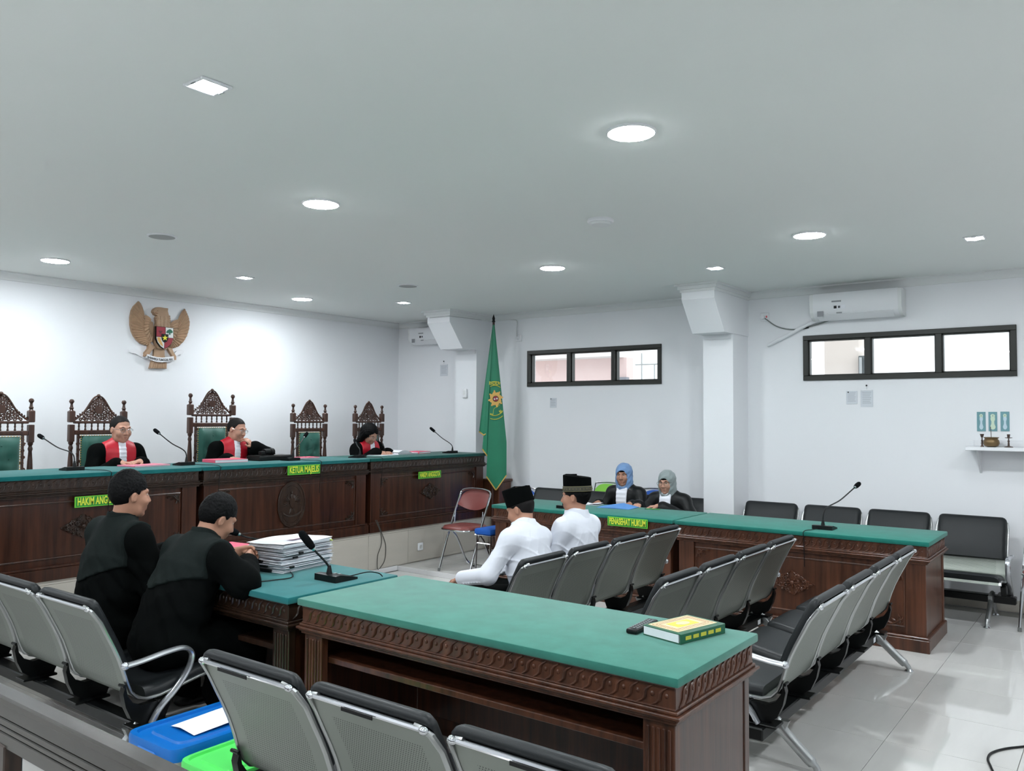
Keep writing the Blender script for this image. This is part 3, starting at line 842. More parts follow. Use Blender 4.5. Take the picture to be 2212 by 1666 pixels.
# ------------------------------------------------------------------ carved judges' chairs
JC = {}
def judge_chair(label, x, y, rz=PI, h=1.0, w=.47):
    t = thing('carved_armchair', label, 'chair', (x, y, PLAT), rz, "judges' carved chairs")
    def part(key, fn, nm, m, l2=(0, 0, 0), parent=None, ang=35, sc=None):
        key = (key, h, w)
        if key not in JC: JC[key] = fn().mesh(nm, ang)
        o = obj(nm, JC[key], m, parent or t); o.location = l2
        return o
    hw = w/2; z = lambda v: v*h        # heights above the platform; chair faces local +y
    B = -.02
    for sx in (-1, 1):
        def post():
            m = MB()
            m.lathe([(.020, 0), (.024, z(.20)), (.018, z(.40)), (.024, z(.44)), (.024, z(.52)), (.016, z(.54)), (.022, z(.62)), (.024, z(.72)), (.020, z(.80)), (.014, z(.88)), (.020, z(.90)), (.013, z(.925)), (.021, z(.94)), (.021, z(.955))], n=12)
            m.box((0, 0, z(1.03)), (.046, .046, z(.15)), .004); m.box((0, 0, z(1.175)), (.052, .052, z(.10)), .006)
            return m
        p = part('post', post, 'post', WCHAIR, (sx*hw, B, 0))
        part('fin', lambda: MB().lathe([(.020, z(1.225)), (.013, z(1.235)), (.019, z(1.25)), (.013, z(1.262)), (.010, z(1.285)), (.012, z(1.29)), (.020, z(1.302)), (.021, z(1.312)), (.014, z(1.325)), (.002, z(1.33))], n=12), 'finial', WCHAIR, (0, 0, 0), p)
    def rails():
        m = MB().box((0, B, z(1.125)), (w-.04, .03, z(.022)), .004); return m
    part('r1', rails, 'rail', WCHAIR)
    part('r2', lambda: MB().box((0, B, z(1.035)), (w-.04, .032, z(.04)), .006), 'rail', WCHAIR)
    for k in range(7):
        part('spn', lambda: MB().lathe([(.006, z(1.05)), (.010, z(1.06)), (.0055, z(1.075)), (.009, z(1.09)), (.006, z(1.105)), (.010, z(1.115))], n=8), 'spindle', WCHAIR, ((k-3)*(w-.10)/6.6, B, 0))
    def crest():
        m = MB(); zb, zt = z(1.135), z(1.36); a = hw-.03
        bell = lambda u: zb+.012+(zt-zb-.012)*(math.exp(-(abs(u)/.50)**2.4)*.72+.28*(1-abs(u)**2.2))
        out = [(a*u, B, bell(u)) for u in [i/14-1 for i in range(29)]]
        m.tube(out, .008, 6)
        rnd = random.Random(5)
        m.lathe([(.002, -.010), (.030, -.010), (.036, -.004), (.036, .012), (.002, .012)], (0, B, z(1.235)), 16, M=Matrix.Rotation(-PI/2, 3, 'X'))
        for k in range(8): leaf(m, .02*math.cos(k*PI/4), z(1.235)+.02*math.sin(k*PI/4), k*PI/4, .034, .020, B-.008, .010)
        for sx in (-1, 1):
            for i in range(9):
                for j in range(7):
                    u = .06+.115*i; zz = zb+.014+.030*j+(.014 if i % 2 else 0)
                    if zz > bell(u)-.010 or math.hypot(a*u, zz-z(1.235)) < .036: continue
                    m.tube(spiral(sx*a*u, zz, .0165, rnd.uniform(0, 6.28), 1.2, sx*(1 if (i+j) % 2 else -1), B), [.0062]*12+[.006, .005, .004], 5)
            for k in range(12):
                u = .08+.075*k; an = R(200-14*k); zz = bell(u)-.012
                leaf(m, sx*a*u, zz, math.atan2(math.sin(an), sx*math.cos(an)), .034, .020, B-.006, .008)
        m.ell((0, B, zt+.004), (.018, .012, .016), 10, 6)
        return m
    part('crest', crest, 'carved_crest', WCHAIR)
    def frame(sx):
        m = MB(); xs = sx*(hw-.062)
        m.bb(xs-.008, xs+.008, B-.012, B+.012, z(.45), z(1.02))
        for k in range(11):
            m.tube(spiral(xs+sx*(-.004+.010*(k % 2)), z(.47+.052*k), .016, k, 1.2, sx*(1 if k % 2 else -1), B+.008), [.006]*12+[.005, .005, .004], 6)
        return m
    for sx in (-1, 1): part(('fr', sx), lambda: frame(sx), 'carved_side', WCHAIR)
    bw = hw-.085
    def cush():
        m = MB(); nx, nz = 13, 15; rows = []
        z0_, z1_ = z(.48), z(1.005)
        for j in range(nz):
            v = j/(nz-1); row = []
            for i in range(nx):
                u = i/(nx-1); e = min(u, 1-u, v, 1-v)
                y = .045*min(1, e*9)**.5
                for bi, (bu, bv) in enumerate([(.3, .2), (.7, .2), (.5, .42), (.3, .64), (.7, .64), (.5, .86)]):
                    d = math.hypot((u-bu)*2*bw, (v-bv)*(z1_-z0_)); y -= .020*math.exp(-(d/.035)**2)
                row.append((-bw+2*bw*u, B+.008+y, z0_+(z1_-z0_)*v))
            rows.append(row[::-1])
        m.sheet(rows); m.bb(-bw, bw, B-.01, B+.009, z0_, z1_)
        return m
    c = part('cush', cush, 'back_cushion', GREENU, ang=60)
    for bu, bv in [(.3, .2), (.7, .2), (.5, .42), (.3, .64), (.7, .64), (.5, .86)]:
        part('btn', lambda: MB().ell((0, 0, 0), (.009, .006, .009), 8, 6), 'button', GREENU, (-bw+2*bw*bu, B+.034, z(.48)+(z(1.005)-z(.48))*bv), c)
    def studs():
        m = MB()
        for k in range(26): 
            v = k/25
            for sx in (-1, 1): m.ell((sx*(bw+.002), B+.012, z(.48)+(z(1.005)-z(.48))*v), (.005, .005, .005), 6, 4)
        for k in range(14): m.ell((-bw+2*bw*k/13, B+.012, z(1.007)), (.005, .005, .005), 6, 4)
        return m
    part('stud', studs, 'stud_trim', GOLD, parent=c)
    part('seat', lambda: MB().bb(-hw+.01, hw-.01, B+.0, .44, .36, .405, .008), 'seat_frame', WCHAIR)
    part('scush', lambda: MB().bb(-hw+.03, hw-.03, .05, .43, .405, .45, .018), 'seat_cushion', GREENU)
    for sx in (-1, 1):
        part('fleg', lambda: MB().lathe([(.016, 0), (.022, .03), (.014, .06), (.024, .14), (.026, .24), (.016, .30), (.026, .33), (.026, .40)], n=12), 'leg', WCHAIR, (sx*(hw-.03), .41, 0))
        part(('armp', sx), lambda: MB().lathe([(.018, .40), (.012, .44), (.020, .52), (.012, .60), (.018, .63)], (0, .36, 0), 10), 'arm_post', WCHAIR, (sx*(hw-.01), 0, 0))
        part('arm', lambda: MB().tube(bez([(0, B, .66), (0, .12, .645), (0, .26, .64), (0, .38, .65), (0, .43, .625)], 5), [(.024, .014)]*21, 8, flat=(1, 0, 0)), 'armrest', WCHAIR, (sx*(hw-.005), 0, 0))
    return t
judge_chair('carved high-back chair with tufted green cushion at the left edge, empty', 2.885, 7.42)
judge_chair('carved high-back chair of the judge second from the left edge, facing the camera', 3.687, 7.42)
judge_chair('tallest carved high-back chair, behind the judge with his hand at his mouth', 4.835, 7.42, PI, 1.062, .48)
judge_chair('empty carved high-back chair left of the dark-haired woman', 6.075, 7.42, PI, 1.0, .455)
judge_chair('rightmost carved high-back chair behind the dark-haired woman', 6.985, 7.42, PI, 1.0, .44)

# ------------------------------------------------------------------ people
def rotm(yaw, pitch, roll):
    """head turn: yaw to the person's left (+), pitch down (+), roll towards the right shoulder (+)"""
    return np.array(Matrix.Rotation(yaw, 3, 'Z') @ Matrix.Rotation(-pitch, 3, 'X') @ Matrix.Rotation(roll, 3, 'Y'))
def nrm(v): v = np.array(v, float); return v/np.linalg.norm(v)
def hand(F, w, d, n, th, curl=.5, spread=1.0, s=1.0, thumb=.6):
    """w wrist, d direction of the fingers, n palm normal (curl side), th +1/-1 side of the thumb along d x n"""
    w, d, n = np.array(w, float), nrm(d), np.array(n, float); n = nrm(n-d*(n@d)); t = np.cross(d, n)*th
    F.cap(w-d*.02*s, w+d*.015*s, .024*s, .024*s, .012, sc=(1, 1, 1))
    ln = (.074, .082, .076, .060)
    for i in range(4):
        o = (.030-.0195*i)*spread*s
        base = w+d*(.082-.004*abs(i-1.2))*s+t*o
        F.cap(w+d*.012*s+t*o*.75, base, .0135*s, .0115*s, .010)
        p = base; a = curl*.55
        for k, fr in enumerate((.45, .32, .23)):
            dd = d*math.cos(a)+n*math.sin(a)+t*(.05*(1.2-i))*spread
            q = p+nrm(dd)*ln[i]*fr*1.08*s
            F.cap(p, q, (.0092-.0008*k)*s, (.0086-.0010*k)*s, .004); p = q; a += curl*(.95 if k == 0 else .75)
    p = w+d*.020*s+t*.026*s
    q = p+nrm(d*.55+t*(.75*thumb+.15)+n*.25)*.038*s; F.cap(w+d*.005*s, p, .016*s, .014*s, .010); F.cap(p, q, .0125*s, .0105*s, .008)
    r = q+nrm(d*.85+t*.25*thumb+n*.35)*.032*s; F.cap(q, r, .0105*s, .0085*s, .004)
def head(F, c, M, s=1.0, jaw=1.0, fat=1.0, nose=1.0):
    T = lambda p: np.array(c)+M @ (np.array(p, float)*s)
    F.ell(T((0, -.012, .030)), np.array((.074, .093, .084))*s, .02, M)
    F.ell(T((0, .020, -.032)), np.array((.060*fat, .070, .080*jaw))*s, .03, M)
    F.cap(T((-.030*fat, .030, -.078*jaw)), T((.030*fat, .030, -.078*jaw)), .026*s, .026*s, .03)
    F.ell(T((0, .066, -.096*jaw)), np.array((.024, .020, .018))*s, .02, M)
    for sx in (-1, 1):
        F.ell(T((sx*.037*fat, .062, -.028)), np.array((.026, .024, .026))*s, .022, M)
        F.cap(T((sx*.014, .088, .027)), T((sx*.046, .072, .028)), .0085*s, .008*s, .014)
        F.ell(T((sx*.030, .095, .010)), np.array((.017, .016, .010))*s, .010, M, -1)
        F.ell(T((sx*.078, -.008, -.006)), np.array((.009, .0165, .028))*s, .008, M)
        F.ell(T((sx*.085, -.002, -.004)), np.array((.005, .009, .016))*s, .006, M, -1)
    F.cap(T((0, .087, .012)), T((0, .104*1, -.026)), .0085*s, .0125*s*nose, .012)
    for sx in (-1, 1): F.ell(T((sx*.012, .096, -.030)), np.array((.009, .010, .008))*s*nose, .008, M)
    F.cap(T((-.020, .083, -.0575)), T((.020, .083, -.0575)), .0075*s, .0075*s, .010)
    F.cap(T((-.016, .082, -.069)), T((.016, .082, -.069)), .0080*s, .0080*s, .010)
    F.cap(T((-.024, .094, -.0635)), T((.024, .094, -.0635)), .0028*s, .0028*s, .005, sign=-1)
def face_bits(t, c, M, s=1.0, brow=HAIR, skin=None, closed=0.0):
    M3 = Matrix([list(r) for r in M]); T = lambda p: tuple(np.array(c)+M @ (np.array(p, float)*s))
    for sx in (-1, 1):
        e = MB().ell(T((sx*.030, .0735, .009)), (.0115*s, .0090*s, .0062*s*(1-closed)), 12, 8, M3).build('eye', EYEW, t)
        MB().ell(T((sx*.030, .0795, .0085)), (.0060*s, .0042*s, .0058*s*(1-closed)), 10, 6, M3).build('iris', EYEM, e)
        MB().tube([T((sx*.012, .0925, .026)), T((sx*.030, .090, .033)), T((sx*.050, .074, .028))], [.002*s, .0034*s, .0018*s], 6).build('eyebrow', brow, t)
    m = MB()
    m.tube([T((-.027, .078, -.0640)), T((-.011, .0895, -.0600)), T((0, .0905, -.0612)), T((.011, .0895, -.0600)), T((.027, .078, -.0640))], [.0015*s, .0030*s, .0030*s, .0030*s, .0015*s], 6)
    m.tube([T((-.025, .079, -.0650)), T((0, .0893, -.0695)), T((.025, .079, -.0650))], [.0015*s, .0036*s, .0015*s], 6)
    m.build('lips', LIP, t)
def glasses(t, c, M, s=1.0, big=1.0, rimless=False, colr=None):
    T = lambda p: tuple(np.array(c)+M @ (np.array(p, float)*s))
    m = MB(); r = .0205*big
    for sx in (-1, 1):
        pts = [T((sx*(.033*big**.5+r*1.12*math.cos(2*PI*i/20)), .104-.018*abs(math.cos(2*PI*i/20)+sx*0)*.3, .004+r*.82*math.sin(2*PI*i/20))) for i in range(20)]
        m.tube(pts, .0013*s, 5, True)
        m.tube([T((sx*(.033*big**.5+r*1.12), .099, .010)), T((sx*.074, .075, .012)), T((sx*.079, .0, .008))], .0015*s, 5)
    m.tube([T((-.011, .104, .008)), T((0, .108, .011)), T((.011, .104, .008))], .0014*s, 5)
    g = m.build('glasses', colr or CHROME, t)
    for sx in (-1, 1):
        l = MB()
        l.add([T((sx*(.033*big**.5+r*1.1*math.cos(2*PI*i/20)), .103, .004+r*.8*math.sin(2*PI*i/20))) for i in range(20)], [tuple(range(20))])
        l.build('lens', GLASS, g, None)
def hair_short(t, c, M, s=1.0, m=None, thick=.012, top=.016, low=-.045, front=.062, rough=.006, side=0.0):
    """short hair cap: skull offset minus the face and the neck"""
    c = np.array(c); F = Field(c-.15*s, c+.16*s, .0042)
    T = lambda p: c+M @ (np.array(p, float)*s)
    F.ell(T((0, -.014, .034)), np.array((.074+thick, .092+thick, .084+top))*s, .01, M)
    F.ell(T((0, -.026, -.008)), np.array((.071+thick*.5, .076+thick*.6, .074))*s, .02, M)
    X, Y, Z = F.all()
    x, y, z = [(X-c[0])*M[0][i]+(Y-c[1])*M[1][i]+(Z-c[2])*M[2][i] for i in range(3)]
    x, y, z = x/s, y/s, z/s
    # face opening, ear notch, nape line
    fr = front-.25*np.abs(x)
    cut = np.maximum(y-(-.012+side*0), -(z-fr)*1.0)          # y in front of the ears and below the hairline
    cut2 = np.minimum(y-.012-.35*np.maximum(z+.02, 0), .5)
    face = np.minimum(cut2, (fr-z))                            # >0 inside the face zone
    ear = .026-np.sqrt((y+.004)**2+((z+.012)*.8)**2)-np.where(np.abs(x) > .05, 0, .1)
    nape = (low+.25*(y+.05))-z
    f = F.f
    f = f+(.013*np.clip((.018-z)/.06, 0, 1)).astype(np.float32)*s
    f = np.maximum(f, face*s); f = np.maximum(f, ear*s); f = np.maximum(f, nape*s)
    n = np.sin(x*190+2*np.sin(z*130))*np.sin(z*170+1.7*np.sin(y*150))*np.sin(y*160+x*60)+.6*np.sin(x*410+3*np.sin(z*90))*np.sin(y*380+2*np.sin(x*120))
    f = f+n*rough*np.clip((z+.05)/.08, .25, 1)
    return obj('hair', F.mesh('hair', f.astype(np.float32)), m or HAIR, t)

class Person:
    def __init__(s, label, loc, rz, hs, lean=0, side=0, sc=1.0, skin=None, hd=(0, .03, .125), hrot=(0, 0, 0), sh=.175, belly=1.0, up=.50):
        s.t = thing('person', label, 'person', loc, rz); s.sc = sc; s.skin = skin or SKIN; s.hs = hs; s.belly = belly
        a, b = R(lean), R(side)
        u = np.array([math.sin(b), math.sin(a)*math.cos(b), math.cos(a)*math.cos(b)]); s.u = u
        s.H = np.array([0, 0, hs+.095*sc]); s.W = s.H+u*.17*sc; s.C = s.H+u*.34*sc; s.N = s.H+u*up*sc
        fw = np.array([0, math.cos(a), -math.sin(a)])
        rt = np.array([math.cos(b), 0, -math.sin(b)])
        s.S = {1: s.H+u*(up-.075)*sc+rt*sh*sc, -1: s.H+u*(up-.075)*sc-rt*sh*sc}
        s.hc = s.N+np.array(hd)*sc; s.M = rotm(*[R(v) for v in hrot])
        s.arm = {}
        s.fw = fw
    def arms(s, Rr, Ll):
        """each: (elbow, wrist, hand direction, palm normal, curl) in local coordinates, 1 = right side (+x)"""
        s.arm = {1: Rr, -1: Ll}
    def body(s, vox=.0056, **kw):
        pts = [s.H, s.hc+.16, s.hc-.16]+[s.S[k] for k in s.S]
        for k, a in s.arm.items(): pts += [np.array(a[0]), np.array(a[1])+nrm(a[2])*.2, np.array(a[1])]
        P = np.array(pts); F = Field(P.min(0)-.17, P.max(0)+.17, vox); c = s.sc
        F.cap(s.H, s.C, .105*c, .10*c, .04, (1.3, .95, 1)); F.cap(s.S[1], s.S[-1], .05*c, .05*c, .05)
        F.cap(s.C, s.N, .08*c, .05*c, .05)
        F.cap(s.N-s.u*.02, s.hc+s.M @ np.array((0, -.022, -.045))*c, .054*c, .050*c, .03)
        head(F, s.hc, s.M, c, **kw)
        for k, a in s.arm.items():
            F.cap(s.S[k], a[0], .042*c, .036*c, .02); F.cap(a[0], a[1], .036*c, .024*c, .015)
            hand(F, a[1], a[2], a[3], a[6] if len(a) > 6 else (-k), a[4], 1.0, c, a[5] if len(a) > 5 else .6)
        s.b = obj('body', F.mesh('body'), s.skin, s.t)
        return s
    def cloth(s, vox=.0085, sleeve=(.062, .058, .062), torso=.118, chest=.115, cuff=.86, legs=True, robe=True, folds=.005, collar=.0, knees=((.12, .44), (-.12, .44)), legr=(.085, .065, .06), wide=1.38, fine=0):
        c = s.sc; lo = [-.55, -.40, 0.0]; hi = [.55, .80, s.N[2]+.16]
        F = Field(lo, hi, vox)
        bl = s.belly
        F.cap(s.H+np.array((0, -.01, -.02)), s.W, torso*c*bl*1.02, torso*c*bl, .05, (wide, 1.0, 1))
        F.cap(s.W, s.C, torso*c*bl, chest*c, .06, (wide*.98, .98, 1))
        F.cap(s.C, s.C+s.u*.06*c, chest*c, .09*c, .06, (wide*1.05, .92, 1))
        F.cap(s.S[1]-s.u*.012, s.S[-1]-s.u*.012, .058*c, .058*c, .06)
        F.cap(s.C+s.u*.07*c, s.N-s.u*.01*c, .085*c, .064*c, .05, (1.1, 1, 1))
        for k in (1, -1): F.cap(s.N-s.u*.040*c, s.S[k]-s.u*.010, .054*c, .056*c, .05)
        s.ft = F.f.copy()
        for k, a in s.arm.items():
            e, w = np.array(a[0], float), np.array(a[1], float)
            F.cap(s.S[k], e, sleeve[0]*c, sleeve[1]*c, .045)
            F.cap(e, e+(w-e)*cuff, sleeve[1]*c, sleeve[2]*c, .03)
        if legs:
            for (kx, ky), sx in zip(knees, (1, -1)):
                kn = np.array((kx, ky, s.hs+.035)); hp = s.H+np.array((sx*.085, .02, -.03))
                F.cap(hp, kn, legr[0]*c*1.05, legr[1]*c, .05); F.cap(kn, np.array((kx*1.02, ky-.02, .07)), legr[1]*c, legr[2]*c, .03)
            if robe:
                F.cap(s.H+np.array((0, .05, -.02)), np.array((0, .34, s.hs+.03)), .10*c, .09*c, .06, (1.7, 1, 1))
                F.cap(np.array((0, .38, s.hs)), np.array((0, .36, .14)), .07*c, .08*c, .06, (2.2, 1, 1))
        X, Y, Z = F.all()
        f = F.f
        if folds:
            w1 = X*26+Z*17+2.2*np.sin(Z*7+X*4)+1.5*np.sin(Y*9); w2 = Z*31-X*14+Y*11+2.0*np.sin(X*8+Z*5)
            n = (1-2*np.abs(np.sin(w1)))*.7+(1-2*np.abs(np.sin(w2*.8)))*.6*np.sin(X*9+Z*6+Y*5)+.35*np.sin(X*63+Z*41+Y*50)
            if fine:
                r1 = 1-np.abs(np.sin(X*19+Z*34+2.5*np.sin(Z*6+Y*9)+Y*8)); r2 = 1-np.abs(np.sin(Z*27-X*31+2.2*np.sin(X*7+Z*4)+Y*13))
                n = -(r1**6)*1.5*np.clip(np.sin(Z*11+X*7)+.4, 0, 1)-(r2**7)*1.4*np.clip(np.sin(X*13-Z*5+Y*6)+.3, 0, 1)+.25*np.sin(X*15+Z*12)
            f = f+(n*folds*np.clip((s.N[2]-.05-Z)/.2, .15, 1)).astype(np.float32)
        # keep the neck free
        s.F = F; s.f = f.astype(np.float32)
        return s
    def garment(s, name, m, f=None):
        o = obj(name, s.F.mesh(name, s.f if f is None else f.astype(np.float32)), m, s.t); return o
    def loc(s):
        """coordinates of the cloth grid in the torso frame: x right, y forward of the spine, h along the spine from the hips"""
        X, Y, Z = s.F.all(); u, H = s.u, s.H
        h = (X-H[0])*u[0]+(Y-H[1])*u[1]+(Z-H[2])*u[2]
        y = (Y-H[1])-h*u[1]; x = (X-H[0])-h*u[0]
        return x, y, h
    def shoes(s, knees=((.12, .44), (-.12, .44))):
        for kx, ky in knees:
            F = Field((kx-.1, ky-.16, -.02), (kx+.1, ky+.28, .16), .008)
            F.ell((kx, ky+.03, .035), (.046, .13, .042), .02); F.cap((kx, ky-.05, .05), (kx, ky-.04, .10), .045, .042, .03)
            X, Y, Z = F.all(); f = np.maximum(F.f, .004-Z)
            obj('shoe', F.mesh('shoe', f.astype(np.float32)), BLACKP, s.t)
    def collar(s, m, r=.062, h=.035, name='collar', open_=.0, fold=False):
        c = s.sc; b = s.N-s.u*.018*c; ax = nrm((s.hc-s.N)*.5+s.u*.2)
        rows = []
        a1 = Vector(ax); e1 = Vector((1, 0, 0)); e1 = (e1-a1*e1.dot(a1)).normalized(); e2 = a1.cross(e1)
        mbk = MB()
        for (rr, hh) in (((r*1.17, -.006), (r*1.06, h*.55), (r*1.0, h+.003), (r*.95, h), (r*.93, -.012)) if fold else ((r*1.10, -.014), (r*1.02, h*.6), (r*1.0, h), (r*.95, h), (r*.94, -.005))):
            row = []
            for i in range(29):
                th = PI/2+open_+(2*PI-2*open_)*i/28
                row.append(tuple(Vector(b)+e1*math.cos(th)*rr*c+e2*math.sin(th)*rr*c*1.02+a1*hh*c))
            rows.append(row)
        mbk.sheet(rows)
        return mbk.build(name, m, s.t, 60)

def robe_judge(p, flip=1):
    """black robe with red satin front panels and white jabot"""
    p.garment('robe', ROBE)
    x, y, h = p.loc(); c = p.sc
    ax = np.abs(x)
    # red yoke: from the neck to mid chest both sides of the centre, widening over the shoulders
    edge = (.135-.10*np.clip((h-.30)/.25, 0, 1)*0+.0*h)*c
    m1 = np.maximum(ax-(.140-.05*np.clip((.30*c-h)/.3, 0, 1))*c, .028*c-ax)
    m1 = np.maximum(m1, -.015-y); m1 = np.maximum(m1, (h*0+.02)*c-h)
    back = np.maximum(np.maximum(ax-.10*c, .40*c-h), y*1.0)
    f = np.maximum(p.ft-.009, np.minimum(m1, np.maximum(back, .1)))
    p.garment('red_front', REDS, f)
    m2 = np.maximum(np.maximum(ax-.034*c, -y), .10*c-h)
    p.garment('white_jabot', BEF, np.maximum(p.ft-.015-.0025*np.sin(h*190), m2))
    p.collar(ROBE, .072, .046)
def cape_back(p):
    """the charcoal yoke over the shoulders of a prosecutor's robe, pointed at the back"""
    x, y, h = p.loc(); c = p.sc
    low = (.245+.30*np.abs(x)/1.0*0)*c
    # hem: lowest a little off centre at the back, rising to the shoulders
    hem = (.195+.45*np.abs(x+.05)+.25*np.clip(y+.02, 0, 1))*c
    m = np.maximum(np.maximum(hem-h, np.abs(x)-.200*c), y-.06)
    p.garment('shoulder_cape', CAPE, np.maximum(p.f-.011, m))
    p.collar(CAPE, .077, .056)

# -- judges (facing the room, -Y)
J1 = Person('judge in red and black robe with glasses, seated under the eagle emblem', (3.70, 7.20, PLAT), PI, .40, lean=11, sc=.97, skin=SKIN, hd=(0, .045, .125), hrot=(4, 8, 0), belly=1.12, up=.475)
J1.arms(((.27, .14, .60), (.10, .33, .785), (-.75, .65, -.05), (0, 0, -1), .35), ((-.27, .14, .60), (-.06, .36, .79), (.9, .42, -.02), (0, 0, -1), .35))
J1.body(fat=1.1, jaw=.98); J1.cloth(sleeve=(.066, .076, .072), torso=.128); robe_judge(J1); J1.shoes()
face_bits(J1.t, J1.hc, J1.M, J1.sc, HAIRG, closed=.25); glasses(J1.t, J1.hc, J1.M, J1.sc, 1.1)
hair_short(J1.t, J1.hc, J1.M, J1.sc, HAIRG, .0035, .005, -.035, .082, .001)

J2 = Person('judge in a red and black robe resting his chin on his left hand', (4.85, 7.22, PLAT), PI, .40, lean=12, side=-2, sc=.96, skin=SKIN, hd=(-.012, .05, .12), hrot=(20, 14, -4), belly=1.05, up=.475)
h2 = J2.hc+J2.M @ np.array((-.012, .10, -.065))
J2.arms(((.29, .12, .60), (.17, .34, .785), (-.3, .95, -.05), (0, 0, -1), .35), ((-.30, .27, .80), tuple(h2+np.array((-.075, .045, -.085))), (.55, -.18, .80), (.6, -.75, -.1), .75))
J2.body(jaw=.98); J2.cloth(sleeve=(.064, .076, .078)); robe_judge(J2); J2.shoes()
face_bits(J2.t, J2.hc, J2.M, J2.sc, HAIRG, closed=.35); glasses(J2.t, J2.hc, J2.M, J2.sc, 1.0)
hair_short(J2.t, J2.hc, J2.M, J2.sc, HAIRG, .003, .005, -.035, .080, .001)

J3 = Person('woman judge with dark hair to her shoulders, head bowed, writing with a pen', (6.56, 7.12, PLAT), PI, .40, lean=20, side=3, sc=.92, skin=SKIN, hd=(.045, .085, .105), hrot=(2, 34, 10), up=.475)
J3.arms(((.26, .20, .62), (.07, .38, .79), (-.55, .8, -.12), (-.3, -.2, -1), .8), ((-.25, .20, .60), (-.08, .36, .785), (.7, .7, -.05), (0, 0, -1), .35))
J3.body(fat=.96, jaw=.95, nose=.9); J3.cloth(sleeve=(.062, .076, .085), torso=.12, chest=.105); robe_judge(J3); J3.shoes()
face_bits(J3.t, J3.hc, J3.M, J3.sc, HAIR, closed=.5); glasses(J3.t, J3.hc, J3.M, J3.sc, 1.0)
F = Field(J3.hc-.27, J3.hc+.20, .0055); T3 = lambda q: J3.hc+J3.M @ (np.array(q, float)*J3.sc)
F.ell(T3((0, -.018, .034)), (.086, .100, .092), .02, J3.M)
for sx in (-1, 1):
    F.cap(T3((sx*.070, .0, .02)), T3((sx*.085, -.045, -.10)), .028, .034, .03); F.cap(T3((sx*.085, -.045, -.10)), T3((sx*.075, -.085, -.17)), .034, .022, .03)
F.cap(T3((0, -.07, 0)), T3((0, -.10, -.15)), .06, .045, .04, (1.3, 1, 1))
X, Y, Z = F.all(); x, y, z = [((X-J3.hc[0])*J3.M[0][i]+(Y-J3.hc[1])*J3.M[1][i]+(Z-J3.hc[2])*J3.M[2][i])/J3.sc for i in range(3)]
fr = .072-.75*np.abs(x-.012)
face = np.minimum(np.minimum(y-.0, fr-z), .060-np.abs(x))
f = np.maximum(F.f, face)+.0035*np.sin(x*240+3*np.sin(z*30))*np.sin(y*200)
obj('hair', F.mesh('hair', f.astype(np.float32)), HAIR, J3.t)
MB().tube([tuple(np.array(J3.arm[1][1])+np.array(v)) for v in ((-.035, .075, -.02), (-.02, .06, .06), (-.01, .05, .10))], [.0015, .004, .004], 6).build('pen', BLACKP, J3.t)

# -- prosecutors (facing +X)
P1 = Person('man in a black robe with charcoal shoulder cape, upright, looking towards the judges', (2.20, 4.325, 0), -PI/2, .42, lean=9, sc=1.0, skin=SKIND, hd=(.02, .03, .13), hrot=(-6, 4, 0), up=.53, sh=.185)
P1.arms(((.25, .16, .70), (.12, .42, .80), (-.4, .9, -.05), (0, 0, -1), .4), ((-.27, .18, .70), (-.10, .44, .80), (.4, .9, -.05), (0, 0, -1), .4))
P1.body(fat=1.08); P1.cloth(sleeve=(.066, .084, .088), torso=.135, chest=.125, folds=.006); P1.garment('robe', ROBE); cape_back(P1); P1.shoes()
face_bits(P1.t, P1.hc, P1.M); hair_short(P1.t, P1.hc, P1.M, 1.0, HAIR, .007, .026, -.044, .050, .0030)
P2 = Person('man in black robe, head bowed, hands clasped on the teal table', (2.23, 3.80, 0), -PI/2, .42, lean=25, side=-1, sc=.99, skin=SKIND, hd=(.0, .078, .10), hrot=(-8, 28, 4), up=.505, sh=.18)
P2.arms(((.31, .23, .785), (.075, .425, .850), (-.62, .78, .02), (-.5, -.5, -.35), .8), ((-.26, .27, .80), (-.075, .425, .86), (.35, .9, .05), (.7, -.3, -.3), .8))
P2.body(); P2.cloth(sleeve=(.066, .078, .058), torso=.135, chest=.125, folds=.006, cuff=.74); P2.garment('robe', ROBE); cape_back(P2); P2.shoes()
face_bits(P2.t, P2.hc, P2.M, .99, closed=.5); hair_short(P2.t, P2.hc, P2.M, .99, HAIR, .006, .019, -.042, .052, .0028)

